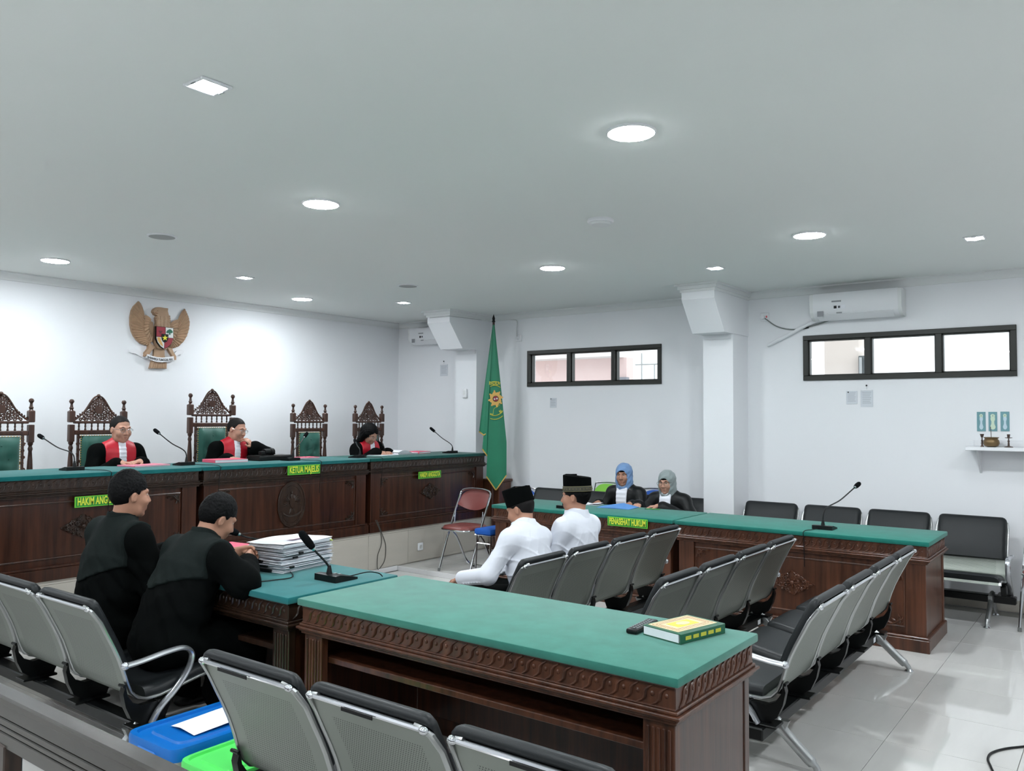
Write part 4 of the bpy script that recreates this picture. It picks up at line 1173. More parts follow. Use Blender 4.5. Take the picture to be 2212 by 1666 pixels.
# -- the two men in white on the bench (facing +Y)
def peci(t, c, M, s=1.0, h=.095, band=None):
    M3 = Matrix([list(r) for r in M]); C = np.array(c)+M @ np.array((0, -.014, .036))*s
    prof = [(.0, 0), (1.0, 0), (1.005, h*.5), (1.0, h*.95), (.985, h*.99), (.95, h), (.80, h*.985), (.6, h*.975), (.4, h*.97), (.2, h*.97), (.0, h*.97)]
    m = MB(); n = 32; vs = []
    for r, z in prof:
        for i in range(n):
            a = 2*PI*i/n; rx, ry = .0835*s, .1025*s
            tilt = .012*math.sin(a)
            crease = .007*math.exp(-(math.cos(a)*r/.35)**2) if z > h*.9 and r < .93 else 0
            vs.append(tuple(Vector(C)+M3 @ Vector((r*rx*math.cos(a), r*ry*math.sin(a), (z+crease+(tilt if z > .02 else 0))*s))))
    fs = [(j*n+i, j*n+(i+1) % n, (j+1)*n+(i+1) % n, (j+1)*n+i) for j in range(len(prof)-1) for i in range(n)]
    m.add(vs, fs); cap = m.build('cap', VELV, t, 50)
    if band:
        m = MB(); rows = []
        for z, r in ((.004, 1.0), (.006, 1.03), (.040, 1.035), (.043, 1.0)):
            rows.append([tuple(Vector(C)+M3 @ Vector((r*.0840*s*math.cos(2*PI*i/n), r*.1030*s*math.sin(2*PI*i/n), z*s+.012*math.sin(2*PI*i/n)*0))) for i in range(n+1)])
        m.sheet(rows); b = m.build('embroidered_band', band, cap, 50)
        m = MB()
        for z in (.007, .039): m.tube([tuple(Vector(C)+M3 @ Vector((1.035*.0842*s*math.cos(2*PI*i/n), 1.035*.1032*s*math.sin(2*PI*i/n), z*s))) for i in range(n)], .0016, 5, True)
        for i in range(26):
            a = 2*PI*i/26; q = Vector(C)+M3 @ Vector((1.037*.0842*s*math.cos(a), 1.037*.1032*s*math.sin(a), .023*s)); m.ell(tuple(q), (.0024, .0024, .006), 6, 4)
        m.build('gold_embroidery', mat('dull_gold', (120, 112, 72), .5), b)
def shirt(p):
    p.garment('white_shirt', SHIRT)
    # collar turned down
    p.collar(SHIRT, .083, .050, 'shirt_collar', .25, True); 
def trousers(p, m): pass
D1 = Person('man in a white shirt and plain black velvet cap, leaning forward with his head bowed', (4.285, 3.03, 0), 0, .395, lean=15, side=4, sc=.95, skin=SKIND, hd=(.045, .062, .105), hrot=(10, 22, 2), up=.45, sh=.18)
D1.arms(((.25, .17, .62), (.16, .40, .58), (-.2, .9, -.3), (0, 0, -1), .5), ((-.28, .16, .62), (-.20, .44, .56), (.2, .9, -.35), (0, 0, -1), .5))
D1.body(fat=1.05); D1.cloth(sleeve=(.055, .057, .048), torso=.128, chest=.12, legs=False, folds=.0085, cuff=.97, fine=1, vox=.0066); shirt(D1)
face_bits(D1.t, D1.hc, D1.M, .95, closed=.6); hair_short(D1.t, D1.hc, D1.M, .95, HAIRG, .003, .004, -.05, .03, .001); peci(D1.t, D1.hc, D1.M, .96, .112)
D2 = Person('man in a white shirt and black cap with a gold patterned band, sitting upright', (4.805, 3.03, 0), 0, .395, lean=4, side=2, sc=.97, skin=SKIND, hd=(.02, .02, .122), hrot=(12, 3, 2), up=.46, sh=.18)
D2.arms(((.26, .10, .60), (.15, .36, .56), (-.2, .9, -.2), (0, 0, -1), .5), ((-.27, .10, .60), (-.14, .37, .56), (.2, .9, -.2), (0, 0, -1), .5))
D2.body(); D2.cloth(sleeve=(.055, .057, .048), torso=.128, chest=.12, legs=False, folds=.0085, cuff=.97, fine=1, vox=.0066); shirt(D2)
face_bits(D2.t, D2.hc, D2.M, .97); hair_short(D2.t, D2.hc, D2.M, .97, HAIR, .007, .004, -.055, .03, .002); peci(D2.t, D2.hc, D2.M, .98, .112, mat('dark_olive_band', (54, 52, 38), .6))
for p in (D1, D2):
    F = Field((-.32, -.2, 0), (.32, .62, .62), .009)
    for sx in (-1, 1):
        F.cap(p.H+np.array((sx*.07, -.02, -.02)), (sx*.13, .42, p.hs+.05), .092, .07, .04); F.cap((sx*.13, .42, p.hs+.05), (sx*.13, .41, .08), .068, .055, .03)
    F.cap(p.H+np.array((-.05, -.02, 0)), p.H+np.array((.05, -.02, 0)), .11, .11, .04)
    obj('trousers', F.mesh('trousers'), ROBE, p.t); p.shoes(((.13, .42), (-.13, .42)))

# -- the two women at the defence table (facing -X)
def hijab(p, m, under=None, long=.05):
    c, M, s = p.hc, p.M, p.sc; F = Field(c-.24, c+.19, .0052); T = lambda q: c+M @ (np.array(q, float)*s)
    F.ell(T((0, -.016, .028)), np.array((.092, .112, .106))*s, .02, M); F.ell(T((0, -.010, -.05)), np.array((.086, .098, .10))*s, .03, M)
    F.cap(T((0, -.01, -.08)), p.N-p.u*long+np.array((0, .02, 0)), .080*s, .088*s, .04, (1.1, 1, 1))
    X, Y, Z = F.all(); x, y, z = [((X-c[0])*M[0][i]+(Y-c[1])*M[1][i]+(Z-c[2])*M[2][i])/s for i in range(3)]
    e = 1-np.sqrt((x/.060)**2+((z+.030)/.092)**2)
    face = np.minimum(e*.06, y-.0)
    f = np.maximum(F.f, face)+.003*np.sin(x*60+z*80+2*np.sin(y*40))*np.sin(y*70+z*30)
    o = obj('headscarf', F.mesh('headscarf', f.astype(np.float32)), m, p.t)
    if under:
        F = Field(c-.14, c+.16, .005); F.ell(T((0, -.006, .026)), np.array((.078, .100, .089))*s, .02, M)
        X, Y, Z = F.all(); x, y, z = [((X-c[0])*M[0][i]+(Y-c[1])*M[1][i]+(Z-c[2])*M[2][i])/s for i in range(3)]
        obj('under_cap', F.mesh('under_cap', np.maximum(F.f, .043+.0*x-z).astype(np.float32)), under, p.t)
def robe_lawyer(p):
    p.garment('robe', ROBES); x, y, h = p.loc(); c = p.sc
    m2 = np.maximum(np.maximum(np.abs(x)-(.062+.02*np.clip(h-.25, 0, 1))*c, -y), .04*c-h)
    p.garment('white_jabot', BEF, np.maximum(p.ft-.013-.002*np.sin(h*150), m2))
L1 = Person('woman in a black robe and blue headscarf at the defence table', (7.42, 4.09, 0), PI/2, .395, lean=8, sc=.92, skin=SKIND, hd=(.0, .04, .12), hrot=(10, 4, 0), up=.475, sh=.165)
L1.arms(((.25, .14, .60), (.14, .36, .76), (-.4, .9, -.02), (0, 0, -1), .35), ((-.26, .16, .62), (-.24, .40, .775), (.15, .95, -.1), (0, 0, -1), .6))
L1.body(fat=.97, jaw=.98); L1.cloth(sleeve=(.058, .066, .066), torso=.118, folds=.006); robe_lawyer(L1); L1.shoes()
face_bits(L1.t, L1.hc, L1.M, .92); hijab(L1, mat('blue_headscarf', (112, 146, 190), .85, sheen=.2), VELV)
L2 = Person('woman in a black robe, grey headscarf and glasses with her hands on the table', (7.40, 3.585, 0), PI/2, .395, lean=14, sc=.90, skin=SKIN, hd=(.0, .045, .115), hrot=(2, 8, 0), up=.455, sh=.175, belly=1.08)
L2.arms(((.27, .18, .62), (.18, .38, .775), (-.35, .9, -.08), (0, 0, -1), .7), ((-.30, .18, .62), (.03-.07, .40, .775), (.85, .5, -.05), (0, 0, -1), .8))
L2.body(fat=1.06); L2.cloth(sleeve=(.060, .074, .076), torso=.125, folds=.006); robe_lawyer(L2); L2.shoes()
face_bits(L2.t, L2.hc, L2.M, .90); hijab(L2, mat('grey_headscarf', (138, 148, 148), .85, sheen=.2), VELV); glasses(L2.t, L2.hc, L2.M, .9, 1.35, colr=mat('brown_glasses_frame', (96, 70, 60), .3))

# ------------------------------------------------------------------ name plates
def plate(label, txt, c, w, h, rz, xs=.62):
    t = thing('name_plate', label, 'sign', c, rz, 'green name plates')      # faces local -y
    MB().box((0, 0, 0), (w, .006, h), .001).build('board', SIGNB, t)
    MB().box((0, -.0035, 0), (w-.014, .002, h-.012)).build('field', SIGNG, t)
    me = text_mesh(txt, h*.98, .0006, 1.0, .0019)
    wid = max(v.co.x for v in me.vertices)-min(v.co.x for v in me.vertices)
    k = (w-.035)/wid
    for v in me.vertices: v.co = (v.co.x*k, v.co.y, v.co.z)
    o = obj('lettering', me, SIGNY, t); o.location = (0, -.0052, 0); o.rotation_euler = (PI/2, 0, 0)
    return t
plate('green and yellow plate reading KETUA MAJELIS on the middle of the judges\' bench', 'KETUA MAJELIS', (5.002, 6.190, 1.100), .375, .086, 0)
plate('green and yellow plate reading HAKIM ANGGOTA, half hidden behind the upright robed man', 'HAKIM ANGGOTA', (3.105, 6.206, .958), .372, .080, 0)
plate('green and yellow plate reading HAKIM ANGGOTA at the right end of the judges\' bench', 'HAKIM ANGGOTA', (6.750, 6.206, .962), .362, .076, 0)
plate('green and yellow plate reading PENASEHAT HUKUM on the defence table', 'PENASEHAT HUKUM', (6.236, 3.448, .708), .385, .076, -PI/2)
def asset_tag(label, c, rz):
    t = thing('inventory_sticker', label, 'sticker', c, rz, 'white inventory stickers')
    MB().box((0, 0, 0), (.062, .002, .022)).build('paper', PAPER, t)
    MB().box((-.012, -.0013, 0), (.02, .001, .012)).build('print', mat('print_grey', (150, 150, 150), .7), t)
asset_tag('small white sticker below the KETUA MAJELIS plate', ony(607, 1033, 6.2155), 0)
asset_tag('small white sticker above the right HAKIM ANGGOTA plate', ony(915, 1011, 6.2155), 0)
asset_tag('small white sticker on the frieze of the defence table near the right', onx(1728, 1183, 6.2555), -PI/2)

# ------------------------------------------------------------------ microphones
MICG = 'gooseneck conference microphones'
def mic(label, b, hd, rz=0.0, big=1.0, cable=None, bend=.45, rise=.13):
    b = Vector(b); hd = Vector(hd)
    t = thing('microphone', label, 'microphone', b, 0, MICG); d = hd-b
    M = Matrix.Rotation(rz, 3, 'Z')
    bx, by = .060*big, .055*big
    m = MB().prism([(-by, 0), (by, 0), (by, .024*big), (by*.55, .026*big), (-by, .008*big)], 2*bx, tuple(M @ Vector((-bx, 0, 0))), M @ Vector((0, 1, 0)), (0, 0, 1), M @ Vector((1, 0, 0)))
    bo = m.build('base', BLACKP, t)
    for k in (-1, 1): MB().box(tuple(M @ Vector((k*.012*big, -.005*big, .0205*big))), (.010*big, .014*big, .003), .001, M).build('button', ALU, bo)
    k = Vector((0, 0, .024*big))+M @ Vector((0, .034*big, 0))
    MB().lathe([(.012*big, 0), (.010*big, .02), (.0055*big, .05)], tuple(k-Vector((0, 0, .004))), 10).build('socket', BLACKP, t)
    Lh = .088*big; dn = (d-k)
    m1 = k+Vector((0, 0, dn.length*rise))+dn*.05
    m2 = k+dn*bend+Vector((0, 0, dn.length*rise*.42))
    u = (d-m2).normalized(); e = d-u*Lh
    pts = bez([tuple(k), tuple(m1), tuple(m2), tuple(e)], 7)
    MB().tube(pts, .0042*big, 8).build('gooseneck', BLACKM, t)
    MB().cyl(e-u*.004, e+u*.012*big, .0075*big, .0085*big, 10).build('collar', CHROME, t)
    MB().tube([tuple(e+u*(.008+(Lh-.008)*f_)) for f_ in (0, .06, .25, .5, .8, .93, 1)], [v*big for v in (.009, .0125, .0150, .0155, .0150, .012, .005)], 12).build('foam_head', FOAM, t)
    if cable:
        MB().tube(bez([tuple(Vector(c)-b) for c in cable], 5), .003, 6).build('cable', BLACKP, t)
    return t
zb = PLAT+.7605
def bmic(label, px, hpx, ypl=None, xpl=None, cab=True, rz=PI):
    b = onz(px[0], px[1], zb); b = (b[0], min(max(b[1], 6.30), 6.80), zb)
    hd = onx(hpx[0], hpx[1], xpl if xpl else b[0]) if ypl is None else ony(hpx[0], hpx[1], ypl)
    cb = None
    if cab: cb = [(b[0]+.03, b[1]-.05, zb+.012), (b[0]+.08, b[1]-.15, zb+.006), (b[0]+.10, 6.19, zb+.004), (b[0]+.10, 6.183, zb-.06), (b[0]+.09, 6.19, zb-.3)]
    return mic(label, b, hd, rz, 1.15, cb)
bmic('gooseneck microphone on the bench beside the empty chair at the left edge', (155, 1016), (83, 940))
bmic('gooseneck microphone on the bench between the two male judges', (397, 1005), (333, 928))
bmic('gooseneck microphone on the bench behind the KETUA MAJELIS plate, bent to the right', (627, 995), (664, 935), ypl=6.66)
bmic('gooseneck microphone on the bench in front of the woman who writes', (772, 989), (766, 950), ypl=6.72)
bmic('gooseneck microphone at the right end of the judges\' bench', (972, 979), (929, 924), cab=False)
zt = .7605
mic('gooseneck microphone beside the stack of files, pointing at the bowed man', (2.875, 3.29, zt), onx(648, 1148, 2.70), PI/2, 1.35, [(2.93, 3.25, zt+.012), (3.0, 3.19, zt+.03), (3.05, 3.16, zt+.02), (3.06, 3.14, zt+.004)])
mic('gooseneck microphone behind the stack of files, at the bowed man\'s face', (3.06, 4.06, zt), onx(476, 1137, 2.80), PI/2, 1.35, [(3.02, 4.10, zt+.008), (2.80, 3.54, zt+.005), (2.64, 3.50, zt+.005), (2.5, 3.57, zt+.005)], rise=.2)
mic('gooseneck microphone on the defence table near the right end', (6.50, 1.885, zt), ony(1857, 1044, 1.80), PI/2, 1.25, [(6.46, 1.90, zt+.01), (6.35, 1.93, zt+.006), (6.236, 1.96, zt+.003), (6.232, 1.96, zt-.06), (6.245, 1.96, .5)])
mic('small black microphone base on the defence table by the cap with gold band', onz(1222, 1098, zt), onx(1252, 1062, 6.72), PI/2, 1.1)

# ------------------------------------------------------------------ papers, files, books
def book(name, label, cat, c, size, rz, cover, pages=None, tilt=0, group=None, spine=True):
    t = thing(name, label, cat, c, rz, group)
    x, y, z = size
    e = .0025
    MB().box((0, 0, e/2), (x, y, e), .001).build('back_cover', cover, t)
    MB().box((.004, 0, z/2), (x-.008, y-.010, z-2*e)).build('pages', pages or PAPER, t)
    MB().box((0, 0, z-e/2), (x, y, e), .001).build('front_cover', cover, t)
    if spine: MB().box((-x/2+e/2, 0, z/2), (e, y, z-.001), .001).build('spine', cover, t)
    return t
FB = 'folders on the judges\' bench'
book('folder', 'pale pink folder under the hands of the judge below the emblem', 'folder', (3.72, 6.70, zb), (.34, .24, .012), .1, PINKL, group=FB)
book('folder', 'pink folder on the bench in front of the judge with his hand at his mouth', 'folder', (4.53, 6.74, zb), (.33, .24, .028), -.1, PINK, group=FB)
book('folder', 'thin pink folder beside the black case on the bench', 'folder', (5.45, 6.76, zb), (.30, .16, .012), 0, PINK, group=FB)
book('folder', 'pink folder lying right of the open white file on the bench', 'folder', (7.13, 6.75, zb), (.26, .20, .022), .2, PINK, group=FB)
t = thing('open_file', 'thick open white file on the bench right of the woman who writes', 'file', (6.83, 6.74, zb), .05)
rows = [[(-.17+.34*u, -.12+.24*v, .012+.040*math.sin(PI*min(1, u*1.25+.1))*(1-.3*u)) for u in [i/10 for i in range(11)]] for v in (0, .5, 1)]
MB().sheet(rows).build('top_sheet', PAPER, t); MB().box((0, 0, .008), (.34, .24, .016), .003).build('pages', PAPER, t)
for v in (-.12, .12):
    m = MB(); m.sheet([[(r[0], v, r[2]) for r in rows[0]], [(r[0], v, .006) for r in rows[0]]])
    m.build('page_edge', PAPERG, t)
t = thing('paper_sheet', 'white sheet the bowed woman is writing on', 'paper', (6.50, 6.68, zb), .1)
MB().box((0, 0, .001), (.30, .21, .002)).build('sheet', PAPER, t); MB().box((.01, .005, .003), (.29, .20, .002), M=Matrix.Rotation(.06, 3, 'Z')).build('under_sheet', PAPERG, t)
# black case with a small camera on the bench
t = thing('black_case', 'flat black case on the bench beside the judge with his hand at his mouth', 'case', (5.02, 6.72, zb), 0)
MB().box((0, 0, .022), (.40, .20, .044), .005).build('body', BLACKP, t); MB().box((0, 0, .047), (.39, .19, .006), .002).build('lid', BLACKM, t)
MB().box((.21, -.05, .012), (.02, .06, .02), .003).build('connector', ALU, t)
t = thing('camera', 'small black camera lying on the flat black case', 'camera', (4.98, 6.72, zb+.051), .2)
MB().cyl((-.05, 0, .030), (.03, 0, .030), .029, n=20).build('barrel', BLACKP, t); MB().cyl((.03, 0, .030), (.075, 0, .030), .034, n=20).build('lens_ring', BLACKM, t)
MB().cyl((.074, 0, .030), (.078, 0, .030), .026, n=20).build('lens', mat('lens_glass', (16, 18, 26), .05), t); MB().box((-.075, 0, .02), (.05, .05, .036), .006).build('grip', BLACKP, t)

# stack of case files on the prosecution table
rnd = random.Random(11); z = zt
FS = 'case files in the stack'
ths = (.020, .015, .017, .013, .017, .014, .020)
desc = ('bottom white case file of the stack on the teal table', 'second case file from the bottom of the stack', 'third case file from the bottom of the stack', 'middle case file of the stack, with a black clip', 'third case file from the top of the stack', 'second case file from the top of the stack', 'topmost case file with white cover and yellow tag')
for i, th in enumerate(ths):
    c = (2.955+rnd.uniform(-.012, .012), 3.765+rnd.uniform(-.012, .012), z)
    t = thing('case_file', desc[i], 'file', c, rnd.uniform(-.07, .07)+.08, FS)
    rows = []
    for v in (-1, -.5, 0, .5, 1):
        rows.append([(u*.190, v*.138, th+.004*math.sin(u*3+v*2+i)+(.003*abs(v))) for u in [k/6-1 for k in range(13)]])
    MB().sheet(rows).build('cover', PAPER if i % 2 == 0 else PAPERG, t)
    for k in range(4):
        dx, dy = rnd.uniform(-.008, .008), rnd.uniform(-.008, .008)
        MB().box((dx, dy, th*(k+.5)/4), (.365, .262, th/4*.86), .0015).build('sheaf', (PAPER, PAPERG)[k % 2], t)
    if i in (1, 3, 4): MB().box((-.15+.02*i, -.139, th*.5), (.032, .014, th*.8), .003).build('binder_clip', BLACKP, t)
    if i < 3: MB().box((-.1895, .03*i, th*.5), (.012, .10, th*.7), .002).build('dark_tab', BLACKM, t)
    if i == 6:
        MB().box((.02, -.02, th+.009), (.12, .05, .001), M=Matrix.Rotation(.1, 3, 'Z')).build('pink_note', mat('pale_pink_note', (236, 206, 220), .8), t)
        for q, s_ in (((.187, -.11, th*.6), 1), ((.180, -.13, th*.35), .7), ((.193, -.095, th*.8), .8)):
            MB().box(q, (.035*s_, .03*s_, .004), .001, Matrix.Rotation(.5*s_, 3, 'Y')).build('yellow_tag', mat('neon_yellow', (222, 240, 110), .6), t)
    z += th+.006
book('book', 'pink covered thick booklet on the teal table behind the bowed man\'s hands', 'book', (3.03, 4.43, zt), (.26, .31, .038), .1, PINK)
t = thing('binder_clip', 'black bulldog clip beside the pink booklet', 'clip', (2.865, 4.21, zt), .4)
MB().box((0, 0, .012), (.10, .03, .022), .004).build('jaw', BLACKP, t); MB().tube([(-.03, .015, .015), (-.03, .05, .012), (.03, .05, .012), (.03, .015, .015)], .002, 6).build('wire', CHROME, t)

# on the foreground table
t = thing('thick_book', 'thick green and cream book with a yellow panel on the foreground table', 'book', (2.995, 1.405, zt), R(-14)); t.scale = (.9, .9, 1)
GRN = mat('dark_green_cover', (30, 92, 66), .35); CREAM = mat('cream_print', (222, 204, 164), .45, var=.12, vscale=90)
MB().box((0, 0, .002), (.30, .205, .004), .001).build('back_cover', GRN, t); MB().box((-.004, .004, .019), (.29, .190, .030)).build('pages', PAPER, t)
c = MB().box((0, 0, .036), (.30, .205, .004), .001).build('front_cover', GRN, t); MB().box((0, -.101, .019), (.30, .004, .036), .001).build('spine', GRN, t)
MB().box((.0, .008, .0386), (.262, .165, .0012)).build('cover_panel', CREAM, c); MB().box((.0, .008, .0396), (.135, .07, .0010)).build('title_panel', mat('yellow_print', (226, 216, 70), .45), c)
MB().lathe([(.03, 0), (.03, .001), (.001, .001)], (0, .008, .0400), 20, 1.25, .8).build('medallion', CREAM, c)
m = MB()
for e in (.012, .024, .034):
    x, y = .131-e, .0825-e
    for p, q in (((-x, -y), (x, -y)), ((x, -y), (x, y)), ((x, y), (-x, y)), ((-x, y), (-x, -y))): m.tube([(p[0], p[1]+.008, .0394), (q[0], q[1]+.008, .0394)], .0008, 4)
m.build('border_lines', mat('brick_print', (176, 110, 84), .5), c)
m = MB()
for k in range(5): m.box((-.10+.05*k, -.1035, .019), (.036, .001, .014))
m.build('spine_print', mat('gold_print', (206, 196, 66), .45), t)
t = thing('remote_control', 'black remote control lying left of the thick book', 'remote', (2.962, 1.570, zt), R(3))
MB().box((0, 0, .010), (.205, .048, .020), .007).build('case', BLACKP, t)
for i in range(9):
    for j in range(3): MB().box((-.075+.018*i, -.013+.013*j, .0208), (.011, .008, .003), .001).build('key', mat('grey_key', (120, 124, 126), .5), t)

# on the defence table
t = thing('blue_folder', 'sky blue paper folder on the defence table in front of the blue headscarf', 'folder', (6.80, 3.86, zt), .1)
MB().sheet([[(-.12, -.16, .002), (-.12, .0, .006), (-.12, .16, .002)], [(0, -.17, .004), (0, 0, .012), (0, .17, .004)], [(.13, -.16, .003), (.13, 0, .030), (.13, .16, .003)]]).build('cover', mat('sky_blue_card', (86, 146, 214), .6), t)
MB().box((0, 0, .001), (.25, .33, .002)).build('back', mat('sky_blue_card', (86, 146, 214), .6), t)
t = thing('open_notebook', 'small open white notebook on the defence table left of the blue folder', 'notebook', (6.86, 4.20, zt), .2)
for s_ in (-1, 1): MB().sheet([[(-.07, s_*.0, .004), (-.07, s_*.06, .014), (-.07, s_*.11, .006+.012*(s_ < 0))], [(.07, s_*.0, .004), (.07, s_*.06, .014), (.07, s_*.11, .006+.012*(s_ < 0))]]).build('page', PAPER, t)
MB().box((0, 0, .002), (.15, .22, .004), .001).build('cover', PAPERG, t)
t = thing('green_pen', 'thin green pen under the hands of the woman with glasses', 'pen', (6.84, 3.52, zt+.005), .3)
MB().cyl((0, -.07, 0), (0, .06, 0), .004, n=8).build('barrel', mat('green_plastic', (70, 150, 60), .4), t); MB().cyl((0, .06, 0), (0, .075, 0), .004, .001, 8).build('tip', BLACKP, t)

# ------------------------------------------------------------------ the eagle emblem on the back wall
t = thing('eagle_emblem', 'carved wooden eagle emblem with shield and white ribbon on the back wall', 'emblem', (4.586, YB, 2.42))
EW = mat('carved_tan_wood', (172, 140, 112), .5, var=.12, vscale=14)
def ez(zx, zy, d=.04):
    p = ony(250+zx*200/1666, 620+zy*200/1666, YB-d); return (p[0]-4.586, p[2]-2.42)
def plateP(pts, y0_, th, m, nm, parent=None, bulge=0):
    P = [ez(*p) for p in pts]
    return MB().prism(P, -th, (0, -y0_, 0), (1, 0, 0), (0, 0, 1), (0, 1, 0)).build(nm, m, parent or t)
def feather(m, p, q, w, y, h=.010):
    (x0_, z0_), (x1_, z1_) = ez(*p), ez(*q); L = math.hypot(x1_-x0_, z1_-z0_); a = math.atan2(z1_-z0_, x1_-x0_)
    c_, s_ = math.cos(a), math.sin(a); rows = [[], [], []]
    for tt, b in ((0, .6), (.3, .95), (.6, 1), (.85, .8), (.97, .35), (1, .05)):
        for r_, k in zip(rows, (1, 0, -1)):
            u, v = tt*L, k*b*w/2; r_.append((x0_+u*c_-v*s_, -y-(h if k == 0 else 0), z0_+u*s_+v*c_))
    m.sheet(rows)
lw = [(435, 252), (340, 345), (300, 420), (278, 540), (280, 680), (300, 790), (340, 880), (400, 960), (470, 1020), (560, 1048), (620, 1000), (690, 900), (700, 720), (690, 640), (560, 545), (470, 470), (420, 380)]
rw = [(1262, 390), (1300, 470), (1330, 540), (1350, 640), (1335, 760), (1300, 880), (1240, 980), (1150, 1070), (1020, 1110), (960, 1060), (990, 940), (990, 740), (960, 680), (1060, 630), (1140, 600), (1220, 540), (1255, 460)]
wl = plateP(lw, 0, .022, EW, 'wing'); wr = plateP(rw, 0, .022, EW, 'wing')
def lerpP(L, s_):
    s_ = s_*(len(L)-1); i = min(int(s_), len(L)-2); f_ = s_-i; return (L[i][0]+(L[i+1][0]-L[i][0])*f_, L[i][1]+(L[i+1][1]-L[i][1])*f_)
for wg, outer, mid, inner in ((wl, [(430, 262), (345, 350), (298, 440), (280, 560), (284, 690), (306, 800), (346, 885), (405, 962), (475, 1020), (560, 1045)], [(520, 520), (515, 640), (520, 740), (545, 840), (600, 940), (640, 990)], [(640, 600), (600, 680), (610, 800), (660, 890)]),
                              (wr, [(1265, 402), (1298, 470), (1328, 545), (1347, 640), (1334, 760), (1298, 880), (1238, 980), (1150, 1068), (1080, 1095), (1025, 1108)], [(1150, 600), (1140, 700), (1130, 800), (1100, 900), (1050, 980), (1000, 1040)], [(990, 690), (1010, 760), (1010, 860), (1000, 960)])):
    m = MB()
    for k in range(17):
        s_ = k/16; feather(m, lerpP(mid, s_), lerpP(outer, s_), .040, .023, .012)
    for k in range(9):
        s_ = k/8; feather(m, lerpP(inner, s_), lerpP(mid, min(1, s_*1.02)), .045, .030, .010)
    m.build('feathers', EW, wg)
body = plateP([(700, 392), (740, 366), (800, 369), (860, 380), (930, 388), (925, 440), (945, 520), (962, 640), (975, 760), (975, 1000), (900, 1130), (740, 1110), (700, 980), (715, 740), (735, 640), (722, 560), (742, 520), (700, 500), (690, 478), (668, 450), (680, 415)], 0, .055, EW, 'body')
m = MB(); rnd = random.Random(2)
for k in range(16):
    zx = 745+(k % 4)*62+rnd.uniform(-6, 6); zy = 530+(k//4)*52; feather(m, (zx, zy), (zx+rnd.uniform(-8, 8), zy+62), .034, .055, .006)
for k in range(6): feather(m, (735+4*k, 540+32*k), (708+4*k, 560+32*k), .016, .05, .006); feather(m, (945+4*k, 520+34*k), (972+3*k, 535+34*k), .016, .05, .006)
m.build('neck_feathers', EW, body)
m = MB(); x_, z_ = ez(720, 470); m.ell((x_, -.06, z_), (.018, .014, .010), 8, 6); x_, z_ = ez(745, 430); m.ell((x_, -.058, z_), (.007, .006, .006), 8, 6)
m.build('beak_and_eye', EW, body)
for nm, pts in (('leg', [(600, 1000), (720, 1080), (650, 1140), (610, 1205), (560, 1245), (505, 1252), (515, 1200), (590, 1110)]), ('leg', [(920, 1080), (1010, 1105), (1035, 1170), (1085, 1250), (1085, 1315), (1040, 1318), (1020, 1245), (985, 1190)])):
    plateP(pts, 0, .045, EW, nm)
tl = plateP([(700, 1080), (890, 1090), (890, 1240), (915, 1360), (930, 1470), (622, 1465), (660, 1330), (700, 1220)], 0, .03, EW, 'tail')
m = MB()
for k in range(7): feather(m, (740+k*22, 1240), (650+k*43, 1468), .040, .030, .008)
m.build('tail_feathers', EW, tl)
WR = mat('white_ribbon_paint', (232, 232, 235), .5)
rb = thing('x', 'x', 'x'); bpy.data.objects.remove(rb)
up = [(555, 1212), (640, 1245), (730, 1265), (820, 1272), (930, 1262), (1025, 1248)]; lo_ = [(1030, 1318), (930, 1345), (820, 1358), (730, 1350), (640, 1325), (545, 1278)]
rib = plateP(up+lo_, .030, .030, WR, 'ribbon')
plateP([(265, 1125), (370, 1108), (440, 1140), (500, 1185), (540, 1230), (535, 1285), (440, 1235), (380, 1200), (300, 1185), (275, 1170)], 0, .02, WR, 'ribbon_tail', rib)
plateP([(1060, 1215), (1120, 1150), (1210, 1130), (1250, 1150), (1220, 1215), (1150, 1220), (1085, 1270)], 0, .02, WR, 'ribbon_tail', rib)
me = text_mesh('BHINNEKA TUNGGAL IKA', .040, .0008, 1.0, .0008)
wd = max(v.co.x for v in me.vertices)-min(v.co.x for v in me.vertices); (xa, za), (xb, zb_) = ez(570, 1262, .06), ez(1020, 1300, .06)
for v in me.vertices:
    u = v.co.x/wd; x = xa+(xb-xa)*(u+.5); v.co = (x, -.0612-v.co.z*.3, za+(zb_-za)*(u+.5)-.018*(1-4*u*u)+v.co.y*.85)
obj('motto_lettering', me, BLACKP, rib)
sh = plateP([(690, 708), (1002, 742), (1002, 925), (965, 1030), (905, 1090), (830, 1122), (765, 1075), (710, 1000), (688, 925)], .05, .028, BLACKP, 'shield')
RD = mat('shield_red', (150, 34, 52), .45); WH = mat('shield_white', (228, 228, 226), .5)
y_ = .079
plateP([(698, 716), (855, 733), (855, 905), (697, 893)], y_, .002, RD, 'red_quarter', sh); plateP([(862, 733), (995, 748), (995, 925), (862, 912)], y_, .002, WH, 'white_quarter', sh)
plateP([(697, 900), (838, 912), (830, 1112), (772, 1070), (718, 995), (698, 930)], y_, .002, WH, 'white_quarter', sh); plateP([(845, 912), (995, 932), (958, 1028), (900, 1082), (836, 1110)], y_, .002, RD, 'red_quarter', sh)
plateP([(785, 848), (905, 858), (900, 945), (880, 985), (838, 1008), (805, 985), (785, 940)], y_+.002, .006, BLACKP, 'centre_shield', sh)
plateP([(841+(54 if k % 2 == 0 else 22)*math.sin(k*PI/5), 922-(54 if k % 2 == 0 else 22)*math.cos(k*PI/5)) for k in range(10)], y_+.008, .004, mat('star_yellow', (232, 224, 60), .45), 'star', sh)
